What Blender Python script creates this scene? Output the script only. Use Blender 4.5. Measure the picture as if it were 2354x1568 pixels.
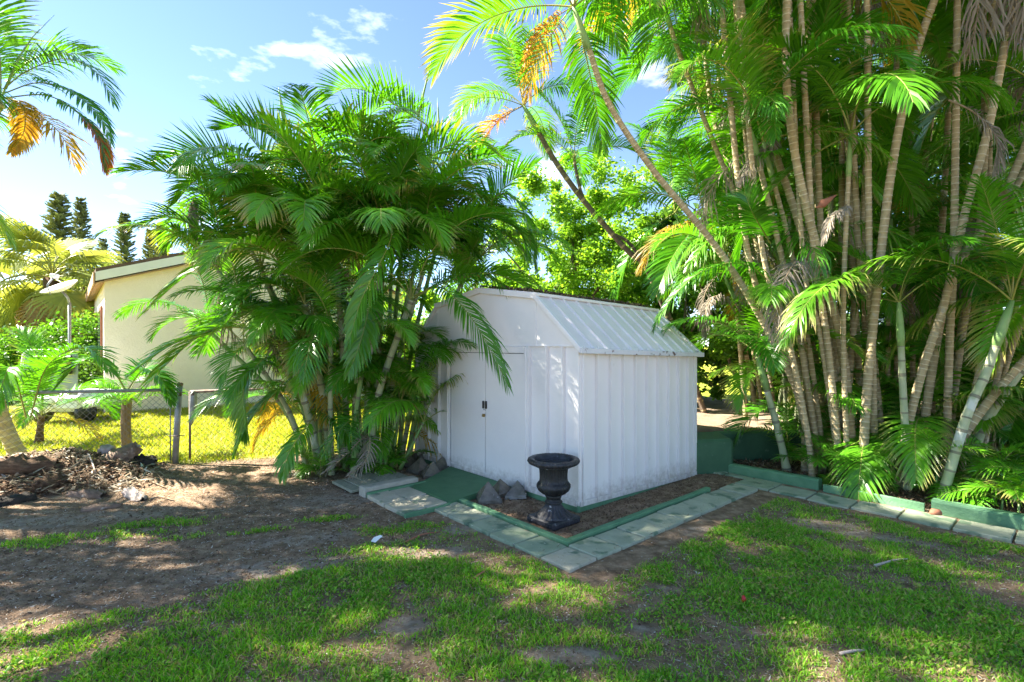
import bpy, bmesh, math, random
import numpy as np
from mathutils import Vector, Matrix
for o in list(bpy.data.objects): bpy.data.objects.remove(o)
SC = bpy.context.scene
COL = SC.collection
R = math.radians
# ------------------------------------------------------------------ camera
F, CX, HZ, CAMZ = 1173.0, 1176.5, 793.0, 1.5      # focal length, centre, horizon of the photograph (2353 px wide); eye height
cam = bpy.data.objects.new('camera', bpy.data.cameras.new('camera')); COL.objects.link(cam)
cam.location = (0, 0, CAMZ); cam.rotation_euler = (R(90), 0, 0)
cam.data.sensor_width = 36; cam.data.lens = 36 * F / 2353
cam.data.shift_y = (HZ - 784) / 2353
cam.data.clip_end = 2000; cam.data.clip_start = 0.05
SC.camera = cam
# ------------------------------------------------------------------ sky, sun, exposure
SUN_AZ = (-0.985, 0.17); SUN_EL = 43
w = bpy.data.worlds.new('World'); SC.world = w; w.use_nodes = True
nt = w.node_tree; nt.nodes.clear()
wo = nt.nodes.new('ShaderNodeOutputWorld'); bg = nt.nodes.new('ShaderNodeBackground')
sky = nt.nodes.new('ShaderNodeTexSky'); sky.sky_type = 'NISHITA'; sky.sun_disc = False
sky.sun_elevation = R(SUN_EL); sky.sun_rotation = math.atan2(SUN_AZ[0], SUN_AZ[1])
sky.air_density = 0.6; sky.dust_density = 0.0; sky.ozone_density = 1.2
tc = nt.nodes.new('ShaderNodeTexCoord'); mp = nt.nodes.new('ShaderNodeMapping')
mp.inputs['Scale'].default_value = (1.0, 1.0, 2.6); mp.inputs['Location'].default_value = (0.35, 0.2, 0.1)
cn = nt.nodes.new('ShaderNodeTexNoise'); cn.inputs['Scale'].default_value = 5.0; cn.inputs['Detail'].default_value = 8
cn.inputs['Roughness'].default_value = 0.55
cr = nt.nodes.new('ShaderNodeValToRGB'); cr.color_ramp.elements[0].position = 0.575; cr.color_ramp.elements[1].position = 0.80
cm = nt.nodes.new('ShaderNodeMixRGB'); cm.inputs['Color2'].default_value = (7.5, 7.6, 8.0, 1)
nt.links.new(tc.outputs['Generated'], mp.inputs['Vector']); nt.links.new(mp.outputs['Vector'], cn.inputs['Vector'])
nt.links.new(cn.outputs['Fac'], cr.inputs['Fac']); nt.links.new(cr.outputs['Color'], cm.inputs['Fac'])
nt.links.new(sky.outputs['Color'], cm.inputs['Color1']); nt.links.new(cm.outputs['Color'], bg.inputs['Color'])
bg.inputs['Strength'].default_value = 0.058
nt.links.new(bg.outputs['Background'], wo.inputs['Surface'])
sl = bpy.data.lights.new('sun', 'SUN'); sl.energy = 4.0; sl.angle = R(0.55); sl.color = (1.0, 0.93, 0.80)
so = bpy.data.objects.new('sun', sl); COL.objects.link(so)
sd = Vector((SUN_AZ[0], SUN_AZ[1], 0)).normalized() * math.cos(R(SUN_EL)) + Vector((0, 0, math.sin(R(SUN_EL))))
so.rotation_euler = sd.to_track_quat('Z', 'Y').to_euler(); so.location = (-8, 3, 9)
SC.render.engine = 'CYCLES'
SC.view_settings.view_transform = 'Standard'; SC.view_settings.look = 'None'
SC.view_settings.exposure = 2.95; SC.view_settings.gamma = 1.0; SC.view_settings.use_curve_mapping = False
SC.cycles.max_bounces = 5; SC.cycles.transparent_max_bounces = 4
# ------------------------------------------------------------------ helpers
def P(px, py, D): return Vector(((px - CX) / F * D, D, CAMZ - (py - HZ) / F * D))
def G(px, py): return P(px, py, CAMZ * F / (py - HZ))
_rs = np.random.RandomState(5); _LAT = _rs.rand(256, 256)
def vnoise(x, y, s=1.0, off=0):
    x = np.asarray(x, float) * s + off * 17.3 + 1000; y = np.asarray(y, float) * s + off * 9.1 + 1000
    xi = np.floor(x).astype(int); yi = np.floor(y).astype(int); fx = x - xi; fy = y - yi
    fx = fx * fx * (3 - 2 * fx); fy = fy * fy * (3 - 2 * fy)
    a = _LAT[xi % 256, yi % 256]; b = _LAT[(xi + 1) % 256, yi % 256]; c = _LAT[xi % 256, (yi + 1) % 256]; d = _LAT[(xi + 1) % 256, (yi + 1) % 256]
    return (a * (1 - fx) + b * fx) * (1 - fy) + (c * (1 - fx) + d * fx) * fy
def fbm(x, y, s, off=0): return 0.5 * vnoise(x, y, s, off) + 0.3 * vnoise(x, y, s * 2.1, off + 1) + 0.2 * vnoise(x, y, s * 4.3, off + 2)
# ---- materials
MATS = {}
def mat(name, c1, c2=None, rough=0.7, scale=8.0, bump=0.0, bscale=None, metal=0.0, spec=0.4, c3=None, c3pos=0.68, c3scale=None, detail=6, coord='Object', stretch=(1, 1, 1), trans=0.0):
    m = bpy.data.materials.new(name); m.use_nodes = True; n = m.node_tree; b = n.nodes['Principled BSDF']; L = n.links
    b.inputs['Roughness'].default_value = rough; b.inputs['Metallic'].default_value = metal; b.inputs['Specular IOR Level'].default_value = spec
    if trans: b.inputs['Transmission Weight'].default_value = trans
    t = n.nodes.new('ShaderNodeTexCoord'); mpp = n.nodes.new('ShaderNodeMapping'); mpp.inputs['Scale'].default_value = stretch
    L.new(t.outputs[coord], mpp.inputs['Vector'])
    c2 = c2 or tuple(x * 0.8 for x in c1)
    nz = n.nodes.new('ShaderNodeTexNoise'); nz.inputs['Scale'].default_value = scale; nz.inputs['Detail'].default_value = detail; nz.inputs['Roughness'].default_value = 0.6
    L.new(mpp.outputs['Vector'], nz.inputs['Vector'])
    rp = n.nodes.new('ShaderNodeValToRGB'); rp.color_ramp.elements[0].position = 0.35; rp.color_ramp.elements[1].position = 0.68
    rp.color_ramp.elements[0].color = (*c1, 1); rp.color_ramp.elements[1].color = (*c2, 1)
    L.new(nz.outputs['Fac'], rp.inputs['Fac']); out = rp.outputs['Color']
    if c3:
        n3 = n.nodes.new('ShaderNodeTexNoise'); n3.inputs['Scale'].default_value = c3scale or scale * 3; n3.inputs['Detail'].default_value = 5
        L.new(mpp.outputs['Vector'], n3.inputs['Vector'])
        r3 = n.nodes.new('ShaderNodeValToRGB'); r3.color_ramp.elements[0].position = c3pos; r3.color_ramp.elements[1].position = min(1, c3pos + 0.07)
        L.new(n3.outputs['Fac'], r3.inputs['Fac'])
        mx = n.nodes.new('ShaderNodeMixRGB'); mx.inputs['Color2'].default_value = (*c3, 1)
        L.new(r3.outputs['Color'], mx.inputs['Fac']); L.new(out, mx.inputs['Color1']); out = mx.outputs['Color']
    L.new(out, b.inputs['Base Color'])
    if bump:
        bn = n.nodes.new('ShaderNodeTexNoise'); bn.inputs['Scale'].default_value = bscale or scale * 4; bn.inputs['Detail'].default_value = 6
        L.new(mpp.outputs['Vector'], bn.inputs['Vector'])
        bp = n.nodes.new('ShaderNodeBump'); bp.inputs['Strength'].default_value = bump; bp.inputs['Distance'].default_value = 0.02
        L.new(bn.outputs['Fac'], bp.inputs['Height']); L.new(bp.outputs['Normal'], b.inputs['Normal'])
    MATS[name] = m; return m
def leafmat(name, c1, c2, tr, tfac=0.42, rough=0.42, spec=0.4, c3=None, tips=False):
    m = bpy.data.materials.new(name); m.use_nodes = True; n = m.node_tree; b = n.nodes['Principled BSDF']; L = n.links
    ob = n.nodes.new('ShaderNodeObjectInfo'); ge = n.nodes.new('ShaderNodeNewGeometry')
    ad = n.nodes.new('ShaderNodeMath'); ad.operation = 'ADD'
    m1 = n.nodes.new('ShaderNodeMath'); m1.operation = 'MULTIPLY'; m1.inputs[1].default_value = 0.6
    m2 = n.nodes.new('ShaderNodeMath'); m2.operation = 'MULTIPLY'; m2.inputs[1].default_value = 0.4
    L.new(ob.outputs['Random'], m1.inputs[0]); L.new(ge.outputs['Random Per Island'], m2.inputs[0])
    if c3: m1.inputs[1].default_value = 0.0; m2.inputs[1].default_value = 1.0
    L.new(m1.outputs[0], ad.inputs[0]); L.new(m2.outputs[0], ad.inputs[1])
    rp = n.nodes.new('ShaderNodeValToRGB'); rp.color_ramp.elements[0].position = 0.1; rp.color_ramp.elements[1].position = 0.85
    rp.color_ramp.elements[0].color = (*c1, 1); rp.color_ramp.elements[1].color = (*c2, 1)
    if c3: rp.color_ramp.elements[1].position = 0.76; e = rp.color_ramp.elements.new(0.88); e.color = (*c3, 1)
    L.new(ad.outputs[0], rp.inputs['Fac']); L.new(rp.outputs['Color'], b.inputs['Base Color'])
    b.inputs['Roughness'].default_value = rough; b.inputs['Specular IOR Level'].default_value = spec
    t = n.nodes.new('ShaderNodeBsdfTranslucent'); mx = n.nodes.new('ShaderNodeMixShader'); mx.inputs['Fac'].default_value = tfac
    mm = n.nodes.new('ShaderNodeMixRGB'); mm.blend_type = 'MULTIPLY'; mm.inputs['Fac'].default_value = 1.0; mm.inputs['Color2'].default_value = (*tr, 1)
    L.new(rp.outputs['Color'], mm.inputs['Color1']); L.new(mm.outputs['Color'], t.inputs['Color'])
    L.new(b.outputs[0], mx.inputs[1]); L.new(t.outputs[0], mx.inputs[2]); L.new(mx.outputs[0], n.nodes['Material Output'].inputs['Surface'])
    if tips:
        at_ = n.nodes.new('ShaderNodeAttribute'); at_.attribute_name = 'tip'
        ps = n.nodes.new('ShaderNodeMath'); ps.operation = 'MULTIPLY_ADD'; ps.inputs[1].default_value = 0.75; ps.inputs[2].default_value = -0.40; L.new(ob.outputs['Random'], ps.inputs[0])
        sb = n.nodes.new('ShaderNodeMath'); sb.operation = 'ADD'; L.new(at_.outputs['Fac'], sb.inputs[0]); L.new(ps.outputs[0], sb.inputs[1])
        mr = n.nodes.new('ShaderNodeMapRange'); mr.inputs[1].default_value = 0.80; mr.inputs[2].default_value = 1.25; L.new(sb.outputs[0], mr.inputs[0])
        tx_ = n.nodes.new('ShaderNodeMixRGB'); tx_.inputs['Color2'].default_value = (0.33, 0.25, 0.10, 1); L.new(mr.outputs[0], tx_.inputs['Fac']); L.new(rp.outputs['Color'], tx_.inputs['Color1'])
        L.new(tx_.outputs['Color'], b.inputs['Base Color']); L.new(tx_.outputs['Color'], mm.inputs['Color1'])
    MATS[name] = m; return m
leafmat('frond_green', (0.034, 0.165, 0.006), (0.125, 0.34, 0.014), (2.1, 2.0, 0.7), 0.29, 0.33, 0.55, None, True)
leafmat('frond_yellow', (0.30, 0.26, 0.025), (0.42, 0.27, 0.03), (1.6, 1.3, 0.6), 0.4)
leafmat('frond_orange', (0.42, 0.16, 0.025), (0.50, 0.24, 0.04), (1.5, 1.2, 0.8), 0.4)
leafmat('frond_dead', (0.20, 0.17, 0.13), (0.36, 0.31, 0.25), (1, 1, 1), 0.2, 0.8, 0.2)
leafmat('rachis', (0.20, 0.24, 0.05), (0.34, 0.33, 0.08), (1, 1, 1), 0.05, 0.5)
leafmat('rachis_dead', (0.26, 0.19, 0.11), (0.34, 0.26, 0.16), (1, 1, 1), 0.0, 0.8)
leafmat('fan_leaf', (0.10, 0.17, 0.04), (0.30, 0.34, 0.08), (1.8, 1.6, 0.8), 0.35)
leafmat('fan_dry', (0.30, 0.22, 0.10), (0.42, 0.30, 0.13), (1.3, 1.1, 0.8), 0.3, 0.8)
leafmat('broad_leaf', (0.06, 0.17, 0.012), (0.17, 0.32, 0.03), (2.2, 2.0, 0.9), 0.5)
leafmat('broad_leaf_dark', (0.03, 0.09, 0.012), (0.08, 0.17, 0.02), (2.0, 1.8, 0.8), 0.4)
leafmat('hedge_leaf', (0.05, 0.16, 0.012), (0.13, 0.28, 0.025), (2.0, 1.8, 0.8), 0.4)
leafmat('pine_needle', (0.06, 0.10, 0.03), (0.15, 0.17, 0.055), (1.3, 1.2, 0.8), 0.2, 0.7)
leafmat('grass_blade', (0.085, 0.29, 0.010), (0.27, 0.54, 0.03), (1.9, 1.8, 0.8), 0.35, 0.5, 0.3, (0.42, 0.34, 0.15))
leafmat('lawn_blade', (0.22, 0.32, 0.01), (0.42, 0.42, 0.03), (1.8, 1.6, 0.8), 0.3, 0.5, 0.2, (0.38, 0.32, 0.12))
leafmat('litter', (0.13, 0.09, 0.055), (0.36, 0.29, 0.20), (1, 1, 1), 0.05, 0.85, 0.2, (0.62, 0.58, 0.50))
leafmat('mulch_chip', (0.07, 0.042, 0.026), (0.22, 0.13, 0.075), (1, 1, 1), 0.0, 0.85, 0.2, (0.34, 0.25, 0.16))
leafmat('soil_crumb', (0.085, 0.055, 0.034), (0.27, 0.18, 0.115), (1, 1, 1), 0.0, 0.9, 0.15, (0.40, 0.33, 0.26))
leafmat('thatch', (0.17, 0.11, 0.055), (0.38, 0.28, 0.15), (1, 1, 1), 0.05, 0.9, 0.15, (0.50, 0.42, 0.28))
leafmat('weed_leaf', (0.08, 0.25, 0.012), (0.23, 0.44, 0.03), (1.8, 1.8, 0.8), 0.3, 0.5, 0.3, (0.36, 0.30, 0.10))
mat('white_paint', (0.80, 0.765, 0.74), (0.74, 0.71, 0.69), 0.34, 1.6, 0.10, 26, c3=(0.60, 0.58, 0.55), c3pos=0.72, c3scale=5)
_m = MATS['white_paint'].node_tree; _b = _m.nodes['Principled BSDF']; _src = _b.inputs['Base Color'].links[0].from_socket
_tc = _m.nodes.new('ShaderNodeTexCoord'); _sx = _m.nodes.new('ShaderNodeSeparateXYZ'); _m.links.new(_tc.outputs['Object'], _sx.inputs[0])
_mr = _m.nodes.new('ShaderNodeMapRange'); _mr.inputs[1].default_value = 0.34; _mr.inputs[2].default_value = 0.04; _m.links.new(_sx.outputs['Z'], _mr.inputs[0])
_nz = _m.nodes.new('ShaderNodeTexNoise'); _nz.inputs['Scale'].default_value = 18; _nz.inputs['Detail'].default_value = 8; _nz.inputs['Roughness'].default_value = .7; _m.links.new(_tc.outputs['Object'], _nz.inputs['Vector'])
_ml = _m.nodes.new('ShaderNodeMath'); _ml.operation = 'MULTIPLY'; _m.links.new(_mr.outputs[0], _ml.inputs[0]); _m.links.new(_nz.outputs['Fac'], _ml.inputs[1])
_rp = _m.nodes.new('ShaderNodeValToRGB'); _rp.color_ramp.elements[0].position = .22; _rp.color_ramp.elements[1].position = .62; _rp.color_ramp.elements[1].color = (.75, .75, .75, 1); _m.links.new(_ml.outputs[0], _rp.inputs['Fac'])
_mx = _m.nodes.new('ShaderNodeMixRGB'); _mx.inputs['Color2'].default_value = (.30, .25, .20, 1); _m.links.new(_rp.outputs['Color'], _mx.inputs['Fac']); _m.links.new(_src, _mx.inputs['Color1']); _m.links.new(_mx.outputs['Color'], _b.inputs['Base Color'])
mat('roof_paint', (0.76, 0.715, 0.70), (0.68, 0.64, 0.63), 0.62, 2.0, 0.12, 20, c3=(0.34, 0.24, 0.17), c3pos=0.70, c3scale=6)
mat('roof_trim', (0.66, 0.67, 0.69), (0.58, 0.59, 0.61), 0.45, 3.0, 0.1, 20, c3=(0.12, 0.08, 0.06), c3pos=0.60, c3scale=14)
mat('interior_shade', (0.02, 0.02, 0.022), (0.02, 0.02, 0.02), 0.9)  # near-black colour standing in for the shade inside the shed
mat('black_plastic', (0.015, 0.015, 0.016), (0.03, 0.03, 0.03), 0.45)
mat('brass', (0.40, 0.28, 0.10), (0.22, 0.15, 0.06), 0.4, 20, metal=0.9)
mat('green_paint', (0.055, 0.15, 0.068), (0.085, 0.20, 0.095), 0.7, 5, 0.25, 60, c3=(0.20, 0.21, 0.17), c3pos=0.66, c3scale=9)
mat('green_kerb', (0.075, 0.19, 0.095), (0.125, 0.26, 0.14), 0.75, 6, 0.3, 50, c3=(0.52, 0.52, 0.45), c3pos=0.72, c3scale=7)
mat('green_wall', (0.035, 0.095, 0.045), (0.055, 0.13, 0.065), 0.75, 4, 0.2, 40, c3=(0.10, 0.16, 0.10), c3pos=0.66)
for i, (a, b_) in enumerate([((0.31, 0.35, 0.24), (0.22, 0.28, 0.18)), ((0.39, 0.40, 0.29), (0.28, 0.31, 0.22)), ((0.48, 0.43, 0.33), (0.36, 0.34, 0.25)), ((0.35, 0.37, 0.27), (0.25, 0.28, 0.20))]):
    mat('paver_%d' % i, a, b_, 0.85, 7, 0.35, 90, c3=(0.13, 0.19, 0.12), c3pos=0.56, c3scale=5)
mat('concrete', (0.44, 0.40, 0.32), (0.32, 0.30, 0.24), 0.85, 8, 0.4, 70, c3=(0.16, 0.24, 0.18), c3pos=0.66, c3scale=6)
mat('grey_plank', (0.22, 0.235, 0.17), (0.33, 0.32, 0.24), 0.85, 5, 0.4, 30, stretch=(8, 1, 4), c3=(0.12, 0.17, 0.12), c3pos=0.66)
mat('urn_stone', (0.010, 0.010, 0.011), (0.024, 0.024, 0.026), 0.45, 12, 0.35, 60, c3=(0.16, 0.16, 0.17), c3pos=0.72, c3scale=16)
mat('urn_worn', (0.014, 0.014, 0.017), (0.045, 0.045, 0.052), 0.42, 18, 0.45, 60, c3=(0.38, 0.38, 0.40), c3pos=0.64, c3scale=24)
mat('pot_soil', (0.035, 0.035, 0.036), (0.06, 0.06, 0.06), 0.9, 30, 0.5)
mat('pyramid_resin', (0.22, 0.185, 0.14), (0.095, 0.08, 0.06), 0.13, 10, 0.5, 25, spec=0.7, c3=(0.75, 0.75, 0.72), c3pos=0.66, c3scale=14, trans=0.25)
mat('trunk_bark', (0.46, 0.365, 0.205), (0.31, 0.24, 0.13), 0.85, 14, 0.4, 60, c3=(0.40, 0.36, 0.27), c3pos=0.64, c3scale=10)
mat('trunk_scar', (0.62, 0.53, 0.36), (0.46, 0.38, 0.24), 0.85, 10, 0.3, 50)
mat('trunk_dark', (0.11, 0.085, 0.065), (0.18, 0.14, 0.105), 0.85, 10, 0.5, 50)
mat('stem_pale', (0.42, 0.44, 0.27), (0.29, 0.34, 0.17), 0.6, 5, 0.15, 40, c3=(0.56, 0.57, 0.48), c3pos=0.6, c3scale=4)
mat('stem_scar', (0.16, 0.16, 0.10), (0.24, 0.22, 0.15), 0.8, 8)
mat('stem_green', (0.16, 0.30, 0.08), (0.27, 0.38, 0.14), 0.5, 4, 0.1, 30, c3=(0.42, 0.40, 0.15), c3pos=0.64, c3scale=3)
mat('trunk_grey', (0.36, 0.33, 0.30), (0.25, 0.22, 0.19), 0.85, 12, 0.4, 50)
mat('fibre', (0.10, 0.055, 0.03), (0.20, 0.12, 0.07), 0.95, 18, 0.9, 60, stretch=(1, 1, 4))
mat('husk', (0.30, 0.20, 0.14), (0.16, 0.10, 0.065), 0.8, 9, 0.6, 40, c3=(0.50, 0.42, 0.35), c3pos=0.62, c3scale=6)
mat('husk_pale', (0.48, 0.40, 0.36), (0.33, 0.26, 0.21), 0.75, 8, 0.3, 40)
mat('char', (0.015, 0.013, 0.012), (0.05, 0.04, 0.03), 0.95, 12, 0.8, 40)
mat('old_wood', (0.16, 0.10, 0.06), (0.27, 0.17, 0.10), 0.9, 6, 0.6, 30, stretch=(6, 6, 0.6), c3=(0.07, 0.04, 0.025), c3pos=0.6)
mat('stick_wood', (0.36, 0.27, 0.17), (0.24, 0.17, 0.10), 0.85, 20)
mat('galvanised', (0.30, 0.32, 0.33), (0.19, 0.20, 0.205), 0.5, 12, 0.2, metal=0.4, c3=(0.15, 0.085, 0.05), c3pos=0.64, c3scale=10)
mat('rusty_rail', (0.13, 0.085, 0.065), (0.22, 0.17, 0.14), 0.75, 20, 0.3, metal=0.2)
mat('wire', (0.16, 0.13, 0.10), (0.26, 0.24, 0.21), 0.6, 30, metal=0.3)
mat('stucco', (0.86, 0.74, 0.62), (0.81, 0.69, 0.57), 0.9, 3, 0.5, 30)
mat('white_trim', (0.78, 0.76, 0.72), (0.72, 0.70, 0.66), 0.6, 4)
mat('roof_brown', (0.10, 0.06, 0.045), (0.15, 0.095, 0.07), 0.85, 6, 0.4)
mat('soffit', (0.42, 0.25, 0.14), (0.36, 0.22, 0.13), 0.8, 5)
mat('window_glass', (0.03, 0.04, 0.045), (0.04, 0.05, 0.055), 0.08)
mat('window_frame', (0.20, 0.07, 0.04), (0.26, 0.10, 0.05), 0.6)
mat('dish_white', (0.80, 0.80, 0.82), (0.74, 0.74, 0.76), 0.5)
mat('panel_glass', (0.30, 0.36, 0.38), (0.24, 0.30, 0.32), 0.15)
mat('terrace_soil', (0.26, 0.19, 0.13), (0.16, 0.11, 0.075), 0.95, 7, 0.6, 40)
mat('paper', (0.78, 0.78, 0.78), (0.7, 0.7, 0.7), 0.7)
mat('red_plastic', (0.45, 0.02, 0.02), (0.4, 0.02, 0.02), 0.4)
mat('terracotta', (0.35, 0.14, 0.08), (0.25, 0.10, 0.06), 0.8)
# ---- object builders
def link(o, parent=None):
    COL.objects.link(o)
    if parent is not None: o.parent = parent
    return o
def tag(o, label, cat=None, group=None, kind=None):
    if label: o['label'] = label
    if cat: o['category'] = cat
    if group: o['group'] = group
    if kind: o['kind'] = kind
    return o
def thing(name, loc, label, cat, group=None):
    o = bpy.data.objects.new(name, None); o.location = loc; o.empty_display_size = 0.1
    COL.objects.link(o); return tag(o, label, cat, group)
class MB:
    def __init__(s): s.v = []; s.f = []; s.m = []; s.mats = []; s.sm = []
    def mi(s, m):
        if m not in s.mats: s.mats.append(m)
        return s.mats.index(m)
    def poly(s, vs, fs, m, smooth=False):
        k = len(s.v); i = s.mi(m); s.v += [tuple(p) for p in vs]
        for f in fs: s.f.append(tuple(a + k for a in f)); s.m.append(i); s.sm.append(smooth)
        return s
    def box(s, o, ax, ay, az, m, bev=0.0):
        """box from corner o with edge vectors ax, ay, az; bev chamfers the edges"""
        o, ax, ay, az = Vector(o), Vector(ax), Vector(ay), Vector(az)
        bm = bmesh.new(); vs = [bm.verts.new(o + ax * i + ay * j + az * k) for i in (0, 1) for j in (0, 1) for k in (0, 1)]
        for q in ((0, 1, 3, 2), (4, 6, 7, 5), (0, 4, 5, 1), (2, 3, 7, 6), (0, 2, 6, 4), (1, 5, 7, 3)): bm.faces.new([vs[a] for a in q])
        bmesh.ops.recalc_face_normals(bm, faces=bm.faces)
        if bev: bmesh.ops.bevel(bm, geom=bm.edges[:], offset=bev, segments=1, affect='EDGES')
        bm.verts.index_update()
        s.poly([v.co.copy() for v in bm.verts], [[v.index for v in f.verts] for f in bm.faces], m); bm.free(); return s
    def tube(s, pts, rad, m, n=6, cap=True, smooth=True):
        pts = [Vector(p) for p in pts]; N = len(pts)
        if not hasattr(rad, '__len__'): rad = [rad] * N
        vs = []; ref = None
        for i, p in enumerate(pts):
            t = (pts[min(i + 1, N - 1)] - pts[max(i - 1, 0)]).normalized()
            if ref is None: ref = Vector((1, 0, 0)) if abs(t.x) < 0.8 else Vector((0, 1, 0))
            a = (ref - t * ref.dot(t)).normalized(); b = t.cross(a); ref = a
            for k in range(n):
                an = 2 * math.pi * k / n; vs.append(p + (a * math.cos(an) + b * math.sin(an)) * rad[i])
        fs = [(i * n + k, i * n + (k + 1) % n, (i + 1) * n + (k + 1) % n, (i + 1) * n + k) for i in range(N - 1) for k in range(n)]
        if cap: fs += [tuple(range(n))[::-1], tuple((N - 1) * n + k for k in range(n))]
        return s.poly(vs, fs, m, smooth)
    def build(s, name, parent=None, loc=(0, 0, 0), off=None):
        me = bpy.data.meshes.new(name); off = Vector(off) if off is not None else None
        v = s.v if off is None else [tuple(Vector(p) - off) for p in s.v]
        me.from_pydata(v, [], s.f)
        for m in s.mats: me.materials.append(MATS[m])
        me.polygons.foreach_set('material_index', s.m); me.polygons.foreach_set('use_smooth', s.sm); me.update()
        o = bpy.data.objects.new(name, me); o.location = loc
        return link(o, parent)
def np_mesh(name, V, tris, mats, mi=None, smooth=False):
    me = bpy.data.meshes.new(name); V = np.asarray(V, np.float32); T = np.asarray(tris, np.int32); n = len(T); k = T.shape[1]
    me.vertices.add(len(V)); me.vertices.foreach_set('co', V.ravel())
    me.loops.add(n * k); me.loops.foreach_set('vertex_index', T.ravel())
    me.polygons.add(n); me.polygons.foreach_set('loop_start', np.arange(0, n * k, k, dtype=np.int32))
    for m in mats: me.materials.append(MATS[m])
    if mi is not None: me.polygons.foreach_set('material_index', np.asarray(mi, np.int32))
    if smooth: me.polygons.foreach_set('use_smooth', np.ones(n, bool))
    me.update(calc_edges=True); me.validate(); return me
def mobj(name, me, parent=None, loc=(0, 0, 0), rot=(0, 0, 0), sc=1.0):
    o = bpy.data.objects.new(name, me); o.location = loc; o.rotation_euler = rot; o.scale = (sc, sc, sc) if not hasattr(sc, '__len__') else sc
    return link(o, parent)
def spline(pts, n):
    pts = [Vector(p) for p in pts]; q = [pts[0] * 2 - pts[1]] + pts + [pts[-1] * 2 - pts[-2]]; out = []
    seg = len(pts) - 1
    for i in range(n + 1):
        t = i / n * seg; k = min(int(t), seg - 1); u = t - k; a, b, c, d = q[k:k + 4]
        out.append(0.5 * ((2 * b) + (c - a) * u + (2 * a - 5 * b + 4 * c - d) * u * u + (3 * b - a - 3 * c + d) * u ** 3))
    return out
# ------------------------------------------------------------------ ground
U = Vector((-0.66, 0.7513, 0)); V_ = Vector((0.7513, 0.66, 0)); ZZ = Vector((0, 0, 1))
O = Vector((0.60, 4.61, 0))          # near corner of the shed
def fence_y(x): return 6.5 + (x + 4.25) * (0.25 if x < -4.25 else 0.385)
FY = np.vectorize(fence_y)
def gz(x, y):
    x = np.asarray(x, float); y = np.asarray(y, float)
    near = np.clip((40 - np.hypot(x, y)) / 10, 0, 1)
    h = 0.016 * (fbm(x, y, 1.3) - 0.5) + 0.012 * (fbm(x, y, 7.0, 3) - 0.5)
    left = np.clip((-1.6 - x) / 1.5, 0, 1) * np.clip((6.6 - y) / 0.6, 0, 1)
    h = h + left * (0.03 * (fbm(x, y, 3.0, 8) - 0.5) + 0.022 * (fbm(x, y, 14, 5) - 0.5))
    mound = 0.20 * np.exp(-(((x + 5.25) / 1.05) ** 4 + ((y - 5.75) / 0.5) ** 2)) * (0.6 + 0.8 * fbm(x, y, 5, 6))
    return h * near + mound - 0.012
def axis(lo, hi, d, far):
    a = list(np.arange(lo, hi + 1e-6, d)); s = d
    while a[-1] < far: s *= 1.35; a.append(a[-1] + s)
    s = d
    while a[0] > -far: s *= 1.35; a.insert(0, a[0] - s)
    return np.array(a)
xs = axis(-7.0, 6.0, 0.055, 500); ys = axis(1.4, 8.0, 0.055, 500)
X, Y = np.meshgrid(xs, ys); Zg = gz(X, Y)
nx, ny = len(xs), len(ys); idx = np.arange(nx * ny).reshape(ny, nx)
quads = np.stack([idx[:-1, :-1], idx[:-1, 1:], idx[1:, 1:], idx[1:, :-1]], -1).reshape(-1, 4)
def ell(x, y, c, a, b, ang=0):
    dx, dy = x - c[0], y - c[1]; ca, sa = math.cos(ang), math.sin(ang)
    return ((dx * ca + dy * sa) / a) ** 2 + ((-dx * sa + dy * ca) / b) ** 2
def gp(px, py): g = G(px, py); return (g.x, g.y)
SANDY = [(gp(760, 1150), .45, .25, .3), (gp(975, 1265), .35, .12, 0), (gp(110, 1195), .9, .16, .2), (gp(640, 1300), .55, .14, .3), (gp(930, 1430), .12, .10, 0),
         (gp(1980, 1225), .5, .12, -.5), (gp(1520, 1350), .14, .05, 0), (gp(1480, 1440), .10, .05, 0), (gp(1610, 1215), .16, .06, .3), (gp(700, 1235), .5, .1, .3), (gp(1060, 1215), .22, .10, .3), (gp(1300, 1500), .25, .07, 0), (gp(1900, 1200), .3, .08, -.4)]
def sand_mask(x, y):
    m = np.zeros_like(x)
    for c, a, b, an in SANDY: m = np.maximum(m, np.clip(1.6 - ell(x, y, c, a, b, an), 0, 1))
    return np.clip(m * (0.55 + 0.9 * fbm(x, y, 6, 11)), 0, 1)
def lawn_mask(x, y): return np.maximum(np.clip((y - FY(x) + 0.15 + 0.35 * (fbm(x, y, 3, 4) - 0.5)) / 0.25, 0, 1) * (x < 0.9), np.clip((y - 10.5) / 2, 0, 1))
def dirt_line(x): return 3.05 + 0.62 * (x + 1.6)      # the bare mulch lies beyond this line on the left
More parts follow.
